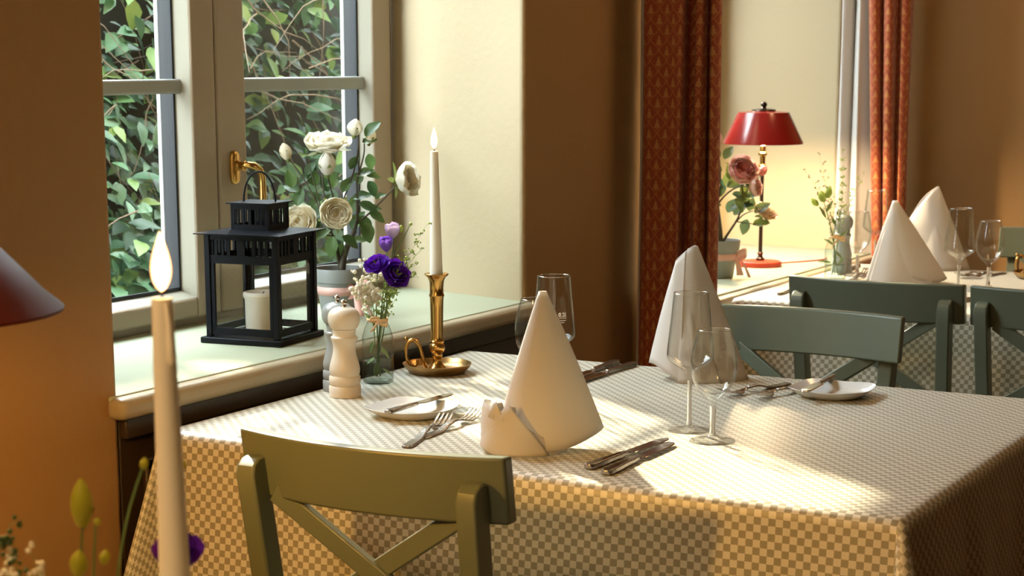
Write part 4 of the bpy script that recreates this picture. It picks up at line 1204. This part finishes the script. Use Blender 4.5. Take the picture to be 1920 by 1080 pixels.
knife('left one of two dark handled knives beyond the cream napkin', (-1.545, 3.185, ZT_), R(180 + 3), .240)
fork('fork with tines pointing at camera left of the right hand plate', (-1.175, 3.125, ZT_), R(180 - 14), .200)
fork('fork beside the right hand plate lying nearer the plate', (-1.120, 3.120, ZT_), R(180 + 6) - R(22), .190)
fork('fork on far table in front of the front white napkin', (-1.605, 4.690, ZT_), R(4), .195)
fork('fork on the far table right of the napkins', (-1.345, 5.070, ZT_), R(172), .195)
fork('second fork on the far table close to brass candlestick', (-1.300, 5.070, ZT_), R(165), .190)
knife('knife on the far table below the tall wine glass', (-1.235, 4.30, ZT_), R(-4), .235)
knife('knife at the far left of the far table near lamp', (-1.70, 5.04, ZT_), R(185), .225)
knife('dark butter knife end beside the left back chair on far table', (-1.660, 4.33, ZT_), R(2), .18, True)

def plate(label, loc, rz):
    t_ = thing('side_plate', label, 'plate', loc, rz)
    prof = [(0, .0035), (.035, .0035), (.048, .0045), (.058, .0095), (.066, .0145), (.0685, .0155), (.0690, .0148), (.062, .0090), (.050, .0015), (.042, .0), (0, .0)]
    vs = []; n_ = 72; m_ = len(prof)
    for i in range(n_):
        a = 2 * PI * i / n_
        for r_, z in prof:
            k = (abs(math.cos(a)) ** 3.2 + abs(math.sin(a)) ** 3.2) ** (-1 / 3.2)
            kk = 1 + (k - 1) * min(1, (r_ / .06) ** 2)
            lift = .004 * (k - 1) / .2 * (r_ / .069) ** 4
            vs.append((r_ * kk * math.cos(a), r_ * kk * math.sin(a), z + lift))
    fs = [(i * m_ + k, ((i + 1) % n_) * m_ + k, ((i + 1) % n_) * m_ + k + 1, i * m_ + k + 1) for i in range(n_) for k in range(m_ - 1)]
    MB().add(vs, fs).build('dish', M['porcelain'], t_, ang=70)
    return t_
plate('small white plate with knife left of the cream napkin', (-1.602, 2.545, .7505), 0)
plate('small white plate with knife before the blue green chair', (-1.068, 3.050, .7505), 0)
plate('small white plate at the right end of far table', (-1.130, 5.06, .7505), 0)
knife('butter knife lying across the small plate left of the cream napkin', (-1.598, 2.462, .7505 + .017), R(-2), .190, True)
knife('butter knife lying across the plate before the blue green chair', (-1.098, 3.142, .7505 + .017), R(180 + 4), .190, True)

# ------------------------------------------------------------------ lamps
t_ = thing('table_lamp', 'red metal table lamp glowing on the far window sill', 'lamp', (-1.955, 4.945, .7485))
MB().lathe([(0, 0), (.060, 0), (.061, .003), (.0585, .013), (.055, .015), (0, .016)], 48).build('lamp_base', M['orange_base'], t_, ang=40)
MB().lathe([(0, .015), (.012, .015), (.012, .022), (.0085, .024), (.006, .030), (.009, .036), (.0055, .040), (.0050, .275), (0, .275)], 24).build('lamp_stem', M['dark_metal'], t_, ang=40)
MB().lathe([(0, .275), (.010, .275), (.012, .280), (.0075, .284), (.0075, .305), (.012, .309), (.012, .315), (.008, .318), (.008, .335), (0, .335)], 24).build('brass_fitting', M['brass'], t_, ang=40)
sh = MB().lathe([(.111, .340), (.111, .343), (.070, .426), (.040, .429), (.012, .430), (.010, .430), (.0395, .427), (.0685, .4245), (.1095, .341), (.111, .340)], 64, cap=False).build('lamp_shade', M['red_enamel'], t_, ang=30)
MB().lathe([(.1085, .3415), (.0680, .4235), (.012, .4262)], 64, cap=False).build('shade_lining', M['lamp_inner'], sh, ang=30)
MB().lathe([(0, .430), (.034, .430), (.032, .434), (.008, .437), (.005, .440), (.009, .445), (.008, .451), (.003, .455), (0, .455)], 24).build('finial', M['dark_metal'], t_, ang=40)
MB().lathe([(0, .335), (.013, .340), (.022, .356), (.022, .368), (.014, .382), (0, .386)], 24).build('bulb', M['bulb'], t_, ang=60)
MB().tube(bez((.050, .03, .008), (.10, .06, .012), (.16, .14, .012), (.10, .26, .004)) , .0022, 8).build('cord', M['cable'], t_)

t_ = thing('table_lamp', 'dark red cone lamp shade cut off by the left picture edge', 'lamp', (-1.441, 1.320, .7505))
zb = 1.072 - .7505
MB().lathe([(0, 0), (.070, 0), (.071, .003), (.066, .014), (0, .017)], 48).build('lamp_base', M['orange_base'], t_, ang=40)
MB().lathe([(0, .015), (.012, .015), (.012, .022), (.0065, .030), (.0055, zb + .005), (0, zb + .005)], 24).build('lamp_stem', M['dark_metal'], t_, ang=40)
sh = MB().lathe([(.168, zb), (.168, zb + .003), (.150, zb + .018), (.050, zb + .125), (.012, zb + .129), (.010, zb + .126), (.049, zb + .122), (.148, zb + .016), (.166, zb), (.168, zb)], 72, cap=False).build('lamp_shade', M['brown_shade'], t_, ang=50)
MB().lathe([(.165, zb + .0005), (.147, zb + .015), (.048, zb + .1205), (.011, zb + .1245)], 64, cap=False).build('shade_lining', M['lamp_inner'], sh, ang=50)
MB().lathe([(0, zb + .005), (.013, zb + .010), (.022, zb + .028), (.022, zb + .040), (.014, zb + .054), (0, zb + .058)], 24).build('bulb', M['bulb_amber'], t_, ang=60)

# ------------------------------------------------------------------ curtains
def curtain(name, label, path, z0, z1, m_, amp=0, n_=None, u0=0, taper_=None, cat='curtain'):
    """path: plan polyline; uv unfolded"""
    pts = [Vector((x, y, 0)) for x, y in path]
    sm = []
    for i in range(len(pts) - 1):
        for k in range(6):
            f = k / 6; P_ = [pts[max(0, i - 1)], pts[i], pts[i + 1], pts[min(len(pts) - 1, i + 2)]]
            sm.append(.5 * (2 * P_[1] + (P_[2] - P_[0]) * f + (2 * P_[0] - 5 * P_[1] + 4 * P_[2] - P_[3]) * f * f + (3 * P_[1] - P_[0] - 3 * P_[2] + P_[3]) * f ** 3))
    sm.append(pts[-1])
    L_ = [0]
    for i in range(1, len(sm)): L_.append(L_[-1] + (sm[i] - sm[i - 1]).length)
    nz = 24
    mb = MB(); uvs = []
    for i, p in enumerate(sm):
        for j in range(nz + 1):
            z = z0 + (z1 - z0) * j / nz
            q = p.copy()
            if taper_: q = taper_(p, z, i / (len(sm) - 1))
            q.z = z
            q.x += .003 * math.sin(z * 3 + i * .5); mb.v.append(tuple(q)); uvs.append((L_[i] + u0, z))
    mb.f = [(i * (nz + 1) + j, (i + 1) * (nz + 1) + j, (i + 1) * (nz + 1) + j + 1, i * (nz + 1) + j + 1) for i in range(len(sm) - 1) for j in range(nz)]
    mb.uv = uvs
    o = mb.build(name, m_, ang=80, solid=.002)
    return tag(o, label, cat) if label else o
ct = thing('curtain', 'red curtain with fir tree pattern left of the red lamp', 'curtain', (0, 0, 0))
c_ = curtain('curtain_fabric', None, [(-1.868, 4.060), (-1.895, 4.035), (-1.880, 4.010), (-1.840, 4.006), (-1.800, 4.002), (-1.790, 4.020), (-1.800, 4.060), (-1.785, 4.075), (-1.766, 4.040), (-1.757, 4.032), (-1.750, 4.060), (-1.752, 4.085), (-1.738, 4.065), (-1.728, 4.050), (-1.722, 4.075), (-1.735, 4.110)], .03, 2.56, M['curtain'], u0=.01)
c_.parent = ct
c_ = curtain('lining_edge', None, [(-1.868, 4.064), (-1.901, 4.040), (-1.908, 4.050), (-1.900, 4.075), (-1.868, 4.10)], .03, 2.56, M['lining'])
c_.parent = ct
ct = thing('curtain', 'red curtain with pale lining at the right side of the far window', 'curtain', (0, 0, 0))
def tp(p, z, f):
    q = p.copy(); k = max(0, 1.9 - z)
    q.x += .055 * k * (1 - f) * .9
    return q
c_ = curtain('curtain_fabric', None, [(-1.835, 5.40), (-1.820, 5.375), (-1.800, 5.385), (-1.797, 5.42), (-1.782, 5.40), (-1.765, 5.370), (-1.748, 5.385), (-1.745, 5.43), (-1.728, 5.41), (-1.712, 5.395), (-1.700, 5.42), (-1.705, 5.47)], .03, 2.56, M['curtain'], taper_=tp)
c_.parent = ct
c_ = curtain('curtain_lining', None, [(-1.905, 5.48), (-1.912, 5.44), (-1.898, 5.415), (-1.880, 5.43), (-1.874, 5.46), (-1.862, 5.43), (-1.845, 5.405), (-1.828, 5.42), (-1.80, 5.45), (-1.76, 5.46)], .03, 2.56, M['lining'])
c_.parent = ct
MB().tube([(-1.84, 3.90, 2.57), (-1.84, 5.60, 2.57)], .012, 12).build('curtain_rod', M['dark_metal'])
tag(bpy.data.objects['curtain_rod'], 'dark curtain rod above the far window, out of view', 'curtain rod')
